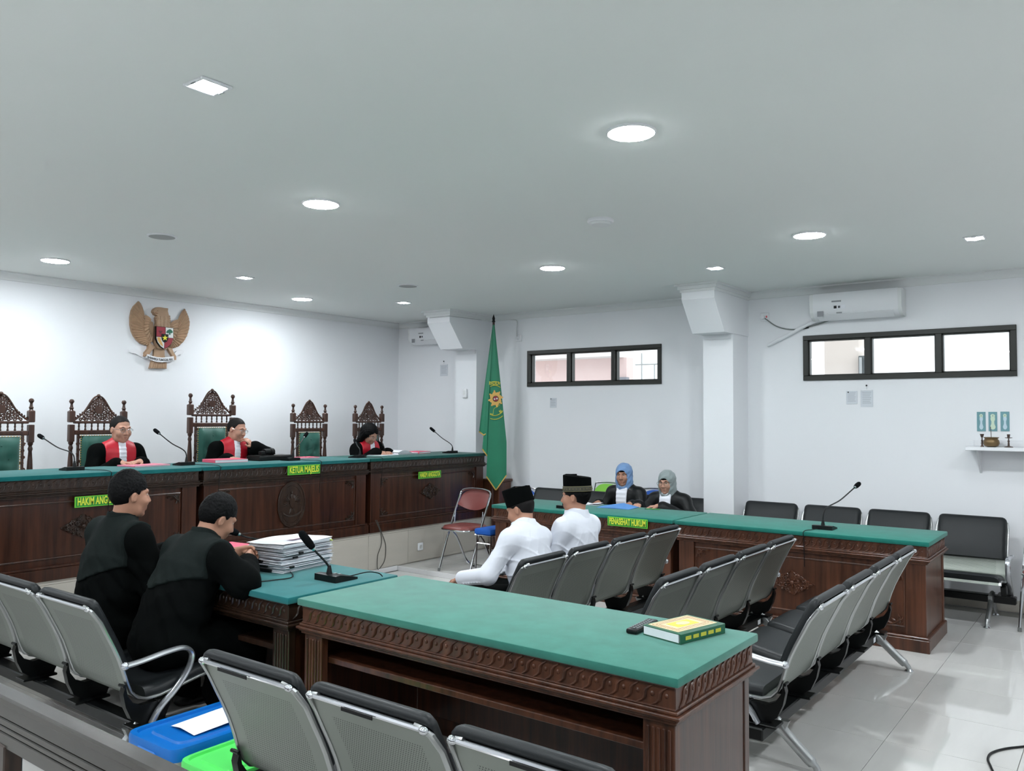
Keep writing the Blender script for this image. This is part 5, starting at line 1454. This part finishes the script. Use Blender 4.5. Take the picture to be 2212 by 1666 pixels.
tr = plateP([(872, 815), (885, 790), (915, 772), (935, 765), (955, 775), (980, 798), (985, 828), (960, 838), (940, 832), (945, 865), (920, 865), (922, 832), (895, 838), (875, 832)], y_+.002, .004, mat('tree_green', (24, 100, 76), .5), 'tree', sh)
plateP([(712, 905), (760, 912), (772, 960), (800, 1030), (812, 1075), (775, 1050), (730, 990), (710, 940)], y_+.002, .003, mat('wheat_ochre', (212, 166, 96), .5), 'wheat', sh)
plateP([(735, 790), (800, 795), (800, 815), (785, 815), (785, 840), (752, 838), (752, 812), (735, 808)], y_+.002, .003, mat('bull_dark', (96, 22, 36), .5), 'bull_head', sh)

# ------------------------------------------------------------------ the green flag
FX, FY = 7.70, 6.07
t = thing('flag', 'green court flag with gold fringe and emblem on a pole by the corner pilaster', 'flag', (FX, FY, DAIS), R(-51.7))
FG = mat('green_flag_satin', (14, 122, 88), .45, sheen=.3, var=.05, vscale=8)
MB().cyl((0, .03, 0), (0, .03, 2.70), .014, n=12).build('pole', WCHAIR, t); MB().lathe([(.004, 2.69), (.022, 2.70), (.014, 2.72), (.018, 2.74), (.002, 2.79)], (0, .03, 0), 12).build('finial', BLACKP, t)
MB().lathe([(.075, 0), (.075, .02), (.05, .04), (.03, .12), (.02, .2)], (0, .02, 0), 20).build('foot', WCHAIR, t)
zt0 = 2.66
def drape(nm, xl, xr, ylay, folds, amp, ph, m=FG, tip=None):
    """xl, xr: functions of depth s (0 top..1 bottom) giving left/right edge; tip: extra drop in the middle"""
    rows = []; ns, nu = 40, 25
    for i in range(ns+1):
        s_ = i/ns; row = []
        for j in range(nu):
            u = j/(nu-1); x = xl(s_)+(xr(s_)-xl(s_))*u
            zz = zt0-s_*tip[0]-(tip[1](u)*s_**6)
            row.append((x, ylay+amp*(.25+.75*s_)*math.sin(u*folds*2*PI+ph+.6*math.sin(s_*3)), zz))
        rows.append(row)
    o = MB().sheet(rows).build(nm, m, t, 70); return o, rows
lin_ = lambda a, b: (lambda s_: a+(b-a)*s_)
back, rb_ = drape('back_fold', lin_(-.012, -.165), lin_(.005, .0), .028, 1.5, .016, .4, tip=(1.22, lambda u: .10*(1-abs(u-.35)*1.2)))
mid_, rm_ = drape('middle_fold', lin_(-.012, -.125), lin_(.008, .02), .012, 1.5, .014, 1.4, tip=(1.48, lambda u: .12*(1-abs(u-.6)*1.6)))
front, rf_ = drape('cloth', lin_(-.008, -.075), lambda s_: .012+.152*min(1, s_*1.28), -.02, 1.0, .010, .2, tip=(1.80, lambda u: .17*(1-abs(u-.48)/.5)))
for o_, rr in ((back, rb_), (mid_, rm_), (front, rf_)):
    MB().tube(rr[-1], .008, 6).build('gold_fringe', GOLD, o_)
EMY = -.034; ec = (.018, 1.80-DAIS)
YL = mat('gold_yellow_print', (214, 204, 70), .5); GD = mat('sun_gold', (222, 176, 92), .5)
def clampx(x): return max(-.048, min(.118, x))
em = MB()
a_, b_ = .165, .225
for rr_ in (1.0, .80):
    pts = [(ec[0]+a_*rr_*math.cos(th), EMY+.004, ec[1]+b_*rr_*math.sin(th)) for th in [R(d) for d in range(0, 361, 6)]]
    seg = []
    for p in pts:
        if -.046 < p[0] < .016+.145*min(1, (zt0-p[2])/1.8*1.28): seg.append(p)
        else:
            if len(seg) > 1: em.tube(seg, .004, 6)
            seg = []
    if len(seg) > 1: em.tube(seg, .004, 6)
em.build('emblem_ring', YL, front)
pts = []
for k in range(48):
    an = 2*PI*k/48; r_ = .066+.024*(1 if (k % 6) < 2 else .25 if (k % 6) < 4 else -.1); pts.append((ec[0]+.012+r_*math.cos(an+.12), ec[1]+.02+r_*1.15*math.sin(an+.12)))
MB().prism(pts, -.004, (0, EMY+.004, 0), (1, 0, 0), (0, 0, 1), (0, 1, 0)).build('sun_emblem', GD, front)
cc = (ec[0]+.012, EMY-.001, ec[1]+.02)
MB().lathe([(.001, 0), (.036, 0), (.036, .003), (.001, .003)], cc, 24, M=Matrix.Rotation(PI/2, 3, 'X')).build('emblem_disc', mat('deep_green', (20, 70, 40), .5), front)
MB().lathe([(.001, .003), (.030, .003), (.030, .005), (.001, .005)], cc, 24, M=Matrix.Rotation(PI/2, 3, 'X')).build('red_disc', RD, front)
for dx_, dz_ in ((-.013, -.004), (.015, .002)): MB().lathe([(.001, .005), (.010, .005), (.010, .007), (.001, .007)], (cc[0]+dx_, cc[1], cc[2]+dz_), 14, M=Matrix.Rotation(PI/2, 3, 'X')).build('white_scale', WH, front)
def ftext(txt, size, x, z, xs=1.0, rot=0):
    o = obj('lettering', text_mesh(txt, size, .0006, xs, .0012), YL, front); o.location = (x, EMY-.001, z); o.rotation_euler = (PI/2, rot, 0)
ftext('RADILA', .060, .014, ec[1]+.203, .62); ftext('BI', .055, .092, ec[1]-.135, .7, R(-38)); ftext('2010', .025, -.018, ec[1]-.165, .8, R(12))
MB().tube(bez([(.085, EMY, ec[1]-.045), (.05, EMY, ec[1]-.075), (.01, EMY, ec[1]-.10), (.0, EMY, ec[1]-.165)], 5), .002, 5).build('emblem_line', YL, front)
t = thing('wooden_pedestal', 'brown wooden pedestal standing behind the foot of the flag', 'pedestal', (7.895, 6.16, DAIS))
MB().bb(-.12, .12, -.13, .13, 0, .78, .006).build('body', WOODL, t); MB().bb(-.135, .135, -.145, .145, .78, .81, .005).build('top', WOODL, t); MB().bb(-.135, .135, -.145, .145, 0, .06, .005).build('plinth', WOODL, t)

# ------------------------------------------------------------------ folding chairs
def folding_chair(label, loc, rz, colr, w=.43):
    t = thing('folding_chair', label, 'chair', loc, rz, 'folding chairs'); h = w/2      # faces local +y
    for sx in (-1, 1):
        MB().tube(bez([(sx*h, .20, .012), (sx*h, .06, .36), (sx*h, -.06, .62), (sx*h*.98, -.12, .74)], 5), .011, 8).build('front_leg', CHROME, t)
        MB().cyl((sx*h, .20, 0), (sx*h, .194, .03), .014, n=10).build('foot_cap', mat('grey_rubber', (110, 112, 110), .7), t)
        MB().cyl((sx*(h-.02), -.015, .47), (sx*(h-.02), -.03, .60), .006, n=8).build('link', CHROME, t)
    MB().tube(bez([(-h, -.12, .74), (-h*.93, -.137, .785), (-h*.6, -.145, .808), (0, -.148, .815), (h*.6, -.145, .808), (h*.93, -.137, .785), (h, -.12, .74)], 5), .011, 8).build('back_tube', CHROME, t)
    k = h-.025
    MB().tube(bez([(-k, .10, .43), (-k, -.04, .32), (-k, -.17, .10), (-k*.85, -.21, .03), (-k*.5, -.215, .018), (k*.5, -.215, .018), (k*.85, -.21, .03), (k, -.17, .10), (k, -.04, .32), (k, .10, .43)], 5), .011, 8).build('rear_leg', CHROME, t)
    for sx in (-1, 1): MB().cyl((sx*k*.5, -.215, 0), (sx*k*.5, -.215, .016), .012, n=10).build('foot_cap', BLACKP, t)
    rows = []
    for j in range(9):
        v = j/8; zz = .60+.20*v; row = []
        for i in range(13):
            u = i/6-1; bow = .035*(1-u*u); zl = .60+.05*u*u; zh = .805-.06*abs(u)**3
            row.append((u*(h-.012), -.075-.07*(zz-.6)/.2-bow, zl+(zh-zl)*v))
        rows.append(row)
    m = MB().sheet(rows); m2 = MB().sheet([[(p[0], p[1]+.016*math.sin(PI*min(max(i/12, .06), .94)), p[2]) for i, p in enumerate(r_)] for r_ in rows]); m.add(m2.v, [tuple(reversed(f_)) for f_ in m2.f])
    m.build('backrest', colr, t, 60)
    m = MB(); n = 28
    ring = lambda k_, zz: [(math.copysign(abs(math.cos(2*PI*i/n))**.6, math.cos(2*PI*i/n))*(h-.008)*k_, .035+math.copysign(abs(math.sin(2*PI*i/n))**.6, math.sin(2*PI*i/n))*.20*k_, zz) for i in range(n)]
    R_ = [ring(.9, .425), ring(1, .430), ring(1, .445), ring(.93, .460), ring(.5, .466), ring(.05, .467)]
    m.add([p for r_ in R_ for p in r_], [(j*n+i, j*n+(i+1) % n, (j+1)*n+(i+1) % n, (j+1)*n+i) for j in range(5) for i in range(n)]); m.build('seat', colr, t, 50)
    MB().tube(ring(1.03, .428), .009, 6, True).build('seat_rim', CHROME, t)
    return t
MAROON = mat('maroon_vinyl', (124, 62, 58), .35); BLUEV = mat('blue_vinyl', (24, 92, 190), .35)
folding_chair('maroon folding chair with chrome frame between the judges\' bench and the defence table', (6.455, 5.415, DAIS), PI/2, MAROON, .40)
t = thing('stool', 'blue cushioned stool with chrome legs at the left end of the defence table', 'stool', (6.46, 5.078, DAIS), 0)
MB().box((0, 0, .435), (.36, .205, .055), .016).build('seat_cushion', mat('blue_fabric', (16, 88, 180), .8, bump=.2, bscale=300), t); MB().box((0, 0, .400), (.35, .20, .012), .004).build('seat_frame', CHROME, t)
for sx in (-1, 1):
    for sy in (-1, 1): MB().tube([(sx*.15, sy*.085, .40), (sx*.17, sy*.092, 0)], .010, 8).build('leg', CHROME, t)
    MB().tube([(sx*.16, -.088, .32), (sx*.16, .088, .32)], .006, 6).build('stretcher', CHROME, t)
def leaning_chair(label, y, colr, w, zt_, fold=True, x=7.80, z0=0.0):
    t = thing('folded_chair', label, 'chair', (x, y, z0), 0, 'folded chairs behind the defence bench'); h = w/2
    lean = .16
    f_ = lambda s_: (lean*s_/zt_)
    m = MB()
    fr = [(f_(.0), -h*.9, .0), (f_(zt_*.6), -h, zt_*.6), (f_(zt_-.05), -h, zt_-.05), (f_(zt_), -h*.7, zt_), (f_(zt_), h*.7, zt_), (f_(zt_-.05), h, zt_-.05), (f_(zt_*.6), h, zt_*.6), (f_(0), h*.9, 0)]
    MB().tube(bez(fr, 5), .010, 8).build('frame', CHROME, t)
    MB().tube([(f_(.0)-.03, -h*.75, 0), (f_(.5)-.035, -h*.75, .5), (f_(.5)-.035, h*.75, .5), (f_(0)-.03, h*.75, 0)], .009, 8).build('legs', CHROME, t)
    rows = [[(f_(zz)-.014-.012*(1-(u*u)), u*(h-.012), zz-.065*abs(u)**3*(k/5)+.03*abs(u)**3*(1-k/5)) for u in [i/8-1 for i in range(17)]] for k, zz in enumerate([zt_-.24+.046*k for k in range(6)])]
    m = MB().sheet(rows); m.sheet([[(p[0]+.018, p[1], p[2]) for p in r_[::-1]] for r_ in rows]); m.build('backrest', colr, t, 60)
    MB().box((f_(.38)-.012, 0, .36), (.03, w*.88, .36), .012, Matrix.Rotation(R(10), 3, 'Y')).build('seat', colr, t)
leaning_chair('blue chair back with chrome rim behind the bench, right of the flag', 5.79, BLUEV, .36, .72, z0=DAIS)
leaning_chair('blue chair back with chrome rim leaning on the wall between the two women', 4.035, BLUEV, .38, .845)
leaning_chair('lime green chair back behind the bench, left of the blue headscarf', 4.64, mat('lime_vinyl', (140, 214, 74), .5), .34, .88)
folding_chair('folding chair at the right edge of the picture beside the wall bench', (7.52, .47, 0), PI/2-.1, MAROON, .42)

# ------------------------------------------------------------------ wall fittings
LOGO = mat('pale_grey_print', (150, 152, 156), .6)
def aircon(label, y0_, y1_, z0_, z1_):
    t = thing('air_conditioner', label, 'air conditioner', (XR, (y0_+y1_)/2, z0_), 0, 'split air conditioners'); w = (y1_-y0_)/2; h = z1_-z0_
    prof = [(0, 0), (-.10, 0), (-.165, .035), (-.19, .075), (-.195, h-.03), (-.18, h), (0, h)]
    MB().prism(prof, 2*w-.06, (0, -w+.03, 0), (1, 0, 0), (0, 0, 1), (0, 1, 0)).build('body', WHITEP, t)
    for s_ in (-1, 1): MB().prism([(p[0]*.985, p[1]*.985+.002) for p in prof], .03, (0, s_*(w-.015)-.015, 0), (1, 0, 0), (0, 0, 1), (0, 1, 0)).build('end_cap', TRIMM, t)
    lv = MB().box((-.145, .0, .024), (.085, 2*w-.14, .006), .001, Matrix.Rotation(R(38), 3, 'Y')).build('louvre', WHITEP, t)
    MB().box((-.150, .0, .046), (.060, 2*w-.13, .012), .001, Matrix.Rotation(R(38), 3, 'Y')).build('outlet_slot', mat('dark_slot', (40, 44, 42), .6), t)
    for k in range(5): MB().box((-.158, -w+.16+k*(2*w-.32)/4, .043), (.05, .006, .014), .001, Matrix.Rotation(R(38), 3, 'Y')).build('vane', WHITEP, t)
    MB().box((-.1955, .13, h*.44), (.001, .11, .034)).build('energy_label', PAPER, t); MB().box((-.1965, .165, h*.44), (.001, .026, .026)).build('label_print', BLACKP, t); MB().box((-.1965, .13, h*.44), (.001, .020, .020)).build('label_print', mat('print_dark', (70, 74, 78), .6), t)
    MB().box((-.1955, .155, h*.66), (.001, .085, .014)).build('brand_print', LOGO, t); MB().box((-.1955, w-.10, h*.22), (.001, .055, .05)).build('badge', LOGO, t)
    MB().box((-.1955, .13, h*.22), (.001, .05, .012)).build('brand_print', LOGO, t)
    return t
aircon('white air conditioner on the window wall above the right window', 1.60, 2.40, 2.53, 2.775)
aircon('white air conditioner by the back corner, half hidden by the haunch', 6.86, 7.64, 2.555, 2.765)
def wp(px, py, d=.0): p = onx(px, py, XR-d); return p
t = thing('air_duct', 'loose white corrugated hose hanging from the air conditioner', 'hose', wp(1780, 690, .02))
o0 = Vector(wp(1780, 690, .02)); pts = bez([tuple(Vector(wp(x, y, d))-o0) for x, y, d in ((1786, 688, .06), (1755, 697, .03), (1725, 712, .03), (1695, 728, .03), (1660, 746, .02))], 8)
MB().tube(pts, [.016+.002*(i % 2) for i in range(len(pts))], 10).build('hose', WHITEP, t); MB().ell(pts[-1], (.014, .014, .014), 8, 6).build('cap', WHITEP, t)
t = thing('power_socket', 'white wall socket high on the wall left of the air conditioner', 'socket', wp(1652, 685, .012), 0)
MB().box((0, 0, 0), (.024, .085, .085), .006).build('plate', WHITEP, t); MB().cyl((-.012, .012, -.005), (-.045, .012, -.005), .02, n=14).build('plug', WHITEP, t); MB().box((-.013, -.022, 0), (.004, .014, .020), .001).build('red_switch', mat('red_switch', (214, 90, 96), .4), t)
t = thing('power_cable', 'grey cable drooping from the wall socket to the air conditioner', 'cable', wp(1652, 687, .04)); o0 = Vector(wp(1652, 687, .04))
MB().tube(bez([tuple(Vector(wp(x, y, .015 if 0 < i < 4 else .05))-o0) for i, (x, y) in enumerate(((1652, 688), (1680, 706), (1715, 712), (1755, 704), (1798, 690)))], 8), .006, 8).build('wire', mat('grey_cable', (120, 124, 122), .5), t)
MB().cyl(tuple(Vector(wp(1735, 710, .012))-o0), tuple(Vector(wp(1747, 707, .012))-o0), .009, n=8).build('tape', BLACKP, t)
def notice(label, a, b, clip=False):
    p, q = wp(*a, .003), wp(*b, .003); w, h = abs(p[1]-q[1]), abs(p[2]-q[2]); c = ((p[0]+q[0])/2, (p[1]+q[1])/2, (p[2]+q[2])/2)
    t = thing('wall_notice', label, 'notice', c, 0, 'paper notices on the wall')
    MB().box((0, 0, 0), (.003, w, h), .0005).build('sheet', mat('notice_paper', (212, 216, 222), .8), t)
    m = MB()
    for k in range(7): m.box((-.002, .002*(k % 3), h*.36-k*h*.105), (.0008, w*(.72-.06*(k % 3)), h*.022))
    m.build('printed_lines', mat('print_mid', (158, 162, 168), .8), t)
    if clip:
        MB().box((-.002, 0, h*.5), (.006, w*.9, .012), .002).build('clip_bar', WHITEP, t); MB().cyl((0, 0, h*.5), (-.002, 0, h*.5+.035), .0015, n=6).build('hanger', ALU, t); MB().ell((-.006, 0, h*.5+.042), (.008, .008, .008), 8, 6).build('hook', BLACKM, t)
    else: MB().box((-.002, w*.32, h*.40), (.001, w*.12, h*.1)).build('crest', mat('print_dark', (70, 74, 78), .6), t)
notice('small paper notice below the right window, left of the hanging sheet', (1828, 845), (1852, 873))
notice('white sheet hanging from a hook below the right window', (1859, 843), (1886, 879), True)
notice('small paper notice below the window beside the flag', (1188, 860), (1202, 881))
notice('white sheet hanging from a hook beside the corner pilaster', (951, 788), (967, 812), True)
p = onx(1004, 850, 7.776)
t = thing('wall_switch', 'small white switch box on the front of the corner pilaster', 'switch', p, 0)
MB().box((0, 0, 0), (.026, .07, .11), .008).build('case', WHITEP, t); MB().box((-.015, 0, .01), (.006, .03, .05), .003).build('button', TRIMM, t)
p = wp(1121, 731, .012)
t = thing('wall_socket', 'white socket with cable high on the wall right of the flag', 'socket', p, 0); o0 = Vector(p)
MB().box((0, 0, 0), (.024, .08, .08), .006).build('plate', WHITEP, t); MB().cyl((-.01, .01, 0), (-.04, .01, 0), .018, n=12).build('plug', WHITEP, t)
MB().tube(bez([tuple(Vector(q)-o0) for q in ((XR-.04, p[1]+.01, p[2]-.01), (XR-.012, p[1]+.035, p[2]+.10), (XR-.012, p[1]+.03, p[2]+.21), (XR-.012, p[1]+.10, p[2]+.235), (XR-.012, 6.22, 2.81), (XR-.02, 6.39, 2.80), (7.8, 6.385, 2.80), (7.30, 6.385, 2.79), (7.262, 6.42, 2.79), (7.262, 6.7, 2.79))], 6), .006, 6).build('cable', mat('white_cable', (196, 198, 198), .5), t)
t = thing('power_outlet', 'white power outlet on the tiled platform below the judges\' bench', 'outlet', ony(908, 1181, YP-.018), 0)
MB().box((0, 0, 0), (.080, .014, .082), .006).build('plate', WHITEP, t); MB().lathe([(.022, 0), (.020, .006), (.014, .003), (.001, .003)], (0, -.007, 0), 18, M=Matrix.Rotation(PI/2, 3, 'X')).build('socket_ring', mat('socket_grey', (196, 196, 194), .4), t)
# shelf with offerings, three prints above it
p = onx(2083, 970, 7.80)
t = thing('wall_shelf', 'white wall shelf at the right edge under three small prints', 'shelf', (XR, .82, 1.345), 0)
MB().bb(-.25, 0, -.29, .29, 0, .03, .003).build('board', WHITEP, t); MB().bb(-.018, 0, -.26, .26, .03, .085, .003).build('back_rail', WHITEP, t)
for s_ in (-1, 1):
    MB().prism([(0, 0), (-.22, 0), (0, -.20)], .016, (0, s_*.20, 0), (1, 0, 0), (0, 0, 1), (0, 1, 0)).build('bracket', WHITEP, t)
    MB().cyl((-.018, s_*.2, .057), (-.021, s_*.2, .057), .006, n=8).build('screw', ALU, t)
BRZ = mat('aged_brass', (126, 104, 74), .35, metal=.7); DRK = mat('dark_bronze', (92, 78, 72), .4, metal=.6)
t = thing('incense_bowl', 'round brass bowl on the white wall shelf', 'bowl', (7.905, .93, 1.375))
MB().lathe([(.03, 0), (.052, .010), (.062, .032), (.058, .055), (.048, .068), (.056, .078), (.058, .082), (.050, .080), (.044, .066), (.03, .05), (.001, .048)], n=24).build('vessel', BRZ, t); MB().cyl((0, 0, .05), (.0, .004, .17), .0025, n=6).build('incense_stick', DRK, t)
def candlestick(label, y, plate_=True):
    t = thing('candlestick', label, 'candlestick', (7.905, y, 1.375), 0, 'candlesticks on the shelf')
    MB().lathe([(.034 if plate_ else .014, 0), (.03 if plate_ else .012, .006), (.008, .012), (.006, .045), (.010, .052), (.005, .058), (.005, .074)], n=16).build('stem', DRK, t)
    if plate_: MB().lathe([(.006, .074), (.026, .078), (.028, .082), (.006, .082)], n=16).build('drip_plate', DRK, t)
    MB().lathe([(.006, .076), (.010, .085), (.012 if plate_ else .016, .108), (.009, .108), (.004, .09)], n=14).build('cup', DRK, t)
candlestick('slender bronze candlestick left of the brass bowl', .998, False); candlestick('bronze candlestick with a drip plate right of the brass bowl', .806)
TEAL = mat('print_teal', (112, 156, 164), .6); PG = mat('print_pale_green', (206, 224, 200), .6); PB = mat('print_pale_blue', (196, 216, 226), .6)
for i, (pa, pb, lab, cl) in enumerate((((2110, 890), (2129.5, 932), 'left of the three small teal prints above the shelf', PB), ((2135, 890), (2154.5, 932), 'middle of the three small teal prints above the shelf', PG), ((2161, 889.5), (2181, 932), 'right of the three small teal prints above the shelf', PB))):
    p, q = wp(*pa, .003), wp(*pb, .003); w, h = abs(p[1]-q[1]), abs(p[2]-q[2])
    t = thing('devotional_print', lab, 'picture', ((p[0]+q[0])/2, (p[1]+q[1])/2, (p[2]+q[2])/2), 0, 'prints above the shelf')
    MB().box((0, 0, 0), (.004, w, h), .0005).build('card', TEAL, t)
    fig = [(.0, -.42), (.16, -.38), (.24, -.28), (.13, -.12), (.12, .0), (.20, .12), (.17, .26), (.10, .30), (.0, .32), (-.10, .30), (-.17, .26), (-.20, .12), (-.12, .0), (-.13, -.12), (-.24, -.28), (-.16, -.38)]
    k = 1.35 if i == 1 else 1.0
    MB().prism([(a*w*k, b*h) for a, b in fig], -.001, (-.002, 0, 0), (0, 1, 0), (0, 0, 1), (1, 0, 0)).build('robed_figure', cl, t)
    MB().prism([(.2*w*k*math.cos(2*PI*j/16), .30*h+.09*h*math.sin(2*PI*j/16)) for j in range(16)], -.001, (-.0032, 0, 0), (0, 1, 0), (0, 0, 1), (1, 0, 0)).build('halo', PG, t)
    MB().prism([(.08*w*math.cos(2*PI*j/12), .30*h+.045*h*math.sin(2*PI*j/12)) for j in range(12)], -.001, (-.0044, 0, 0), (0, 1, 0), (0, 0, 1), (1, 0, 0)).build('face', mat('print_grey_green', (168, 184, 170), .6), t)

# ------------------------------------------------------------------ cables on riser and floor
o0 = Vector(ony(818, 1150, YP-.02)); t = thing('loose_cable', 'two thin dark cables hanging down the tiled platform below the bench', 'cable', tuple(o0))
rp = lambda x, y, d=.018: tuple(Vector(ony(x, y, YP-d))-o0)
MB().tube(bez([(-.01, .04, .12), rp(822, 1150), rp(824, 1175), rp(816, 1200), rp(815, 1226, .03), rp(818, 1231, .04)], 6), .004, 6).build('wire', mat('dark_cable', (60, 60, 56), .5), t)
MB().tube(bez([(.01, .04, .12), rp(824, 1150), rp(833, 1178), rp(831, 1210, .02), rp(820, 1229, .04)], 6), .004, 6).build('wire', mat('dark_cable', (60, 60, 56), .5), t)
o0 = Vector(onz(2212, 1612, .006)); t = thing('floor_cable', 'black cable curling over the floor at the lower right corner', 'cable', tuple(o0))
MB().tube(bez([tuple(Vector(onz(x, y, .006))-o0) for x, y in ((2300, 1604), (2212, 1613), (2170, 1618), (2142, 1627), (2134, 1640), (2140, 1656), (2155, 1690), (2168, 1740))], 8), .0055, 8).build('wire', BLACKP, t); MB().ell(tuple(Vector(onz(2300, 1604, .008))-o0), (.012, .012, .008)).build('plug', BLACKP, t)

# ------------------------------------------------------------------ storage boxes
def storage(label, x0_, x1_, y0_, y1_, h, lidm, paper=False):
    t = thing('storage_box', label, 'box', ((x0_+x1_)/2, (y0_+y1_)/2, 0), 0, 'lidded plastic storage boxes'); w, d = (x1_-x0_)/2, (y1_-y0_)/2
    m = MB(); n = 24
    def rr(kx, ky, z): 
        return [(math.copysign(abs(math.cos(a))**.22, math.cos(a))*kx, math.copysign(abs(math.sin(a))**.22, math.sin(a))*ky, z) for a in [2*PI*(i+.5)/n for i in range(n)]]
    def loft(R_, caps=True):
        fs = [(j*n+i, j*n+(i+1) % n, (j+1)*n+(i+1) % n, (j+1)*n+i) for j in range(len(R_)-1) for i in range(n)]
        if caps: fs += [tuple(range(n-1, -1, -1)), tuple(range((len(R_)-1)*n, len(R_)*n))]
        return MB().add([p for r_ in R_ for p in r_], fs)
    loft([rr(w*.84, d*.82, 0), rr(w*.86, d*.84, .01), rr(w*.94, d*.93, h-.04)]).build('tub', mat('clear_plastic_tub', (196, 190, 182), .25), t)
    lid = loft([rr(w*.95, d*.94, h-.055), rr(w, d, h-.05), rr(w, d, h-.012), rr(w*.985, d*.98, h), rr(w*.92, d*.88, h), rr(w*.90, d*.86, h-.010), rr(w*.78, d*.66, h-.010), rr(w*.76, d*.63, h-.002)]).build('lid', lidm, t)
    for s_ in (-1, 1): MB().box((s_*(w-.002), 0, h-.055), (.02, .13, .055), .006).build('clip_handle', lidm, t)
    for s_ in (-1, 1): MB().box((0, s_*(d-.002), h-.055), (.13, .02, .055), .006).build('clip_handle', lidm, t)
    if paper:
        MB().sheet([[(-.17, -.10, h+.004), (-.17, .0, h+.012), (-.17, .07, h+.004)], [(.05, -.11, h+.016), (.05, -.02, h+.007), (.05, .09, h+.004)], [(.28, -.10, h+.006), (.28, 0, h+.014), (.28, .10, h+.006)]]).build('plastic_wrapped_paper', PAPER, t, 60)
    return t
storage('blue-lidded plastic box with white paper on top, behind the foreground bench', 1.79, 2.42, 2.975, 3.34, .30, mat('blue_plastic', (6, 106, 190), .3), True)
storage('bright green-lidded plastic box next to the blue one', 1.79, 2.30, 2.645, 2.945, .285, mat('green_plastic_lid', (92, 226, 106), .3))

# ------------------------------------------------------------------ dark wooden barrier at the lower left
t = thing('wooden_barrier', 'dark varnished wooden barrier rail crossing the lower left corner', 'barrier', (1.10, 3.2, 0))
WB = mat('dark_lacquered_wood', (40, 35, 29), .24, var=.18, vscale=1.0, stretch=(30, 2, 30), coat=.15, bump=.15, bscale=90)
MB().bb(-.012, .045, -3.0, 3.4, .722, .75, .006).build('cap_rail', WB, t)
for k, (a, b) in enumerate(((.678, .722), (.654, .676), (.636, .652), (.590, .634))): MB().bb(.0, .030-.003*(k % 2), -3.0, 3.4, a, b, .003).build('board', WB, t)
for yy in (-2.6, -1.0, .45-.87, 1.6, 3.2): MB().bb(-.005, .05, yy-.05, yy+.05, 0, .60, .004).build('post', WOODD, t)
MB().bb(-.02, .065, -3.0, 3.4, 0, .06, .005).build('bottom_rail', WB, t)
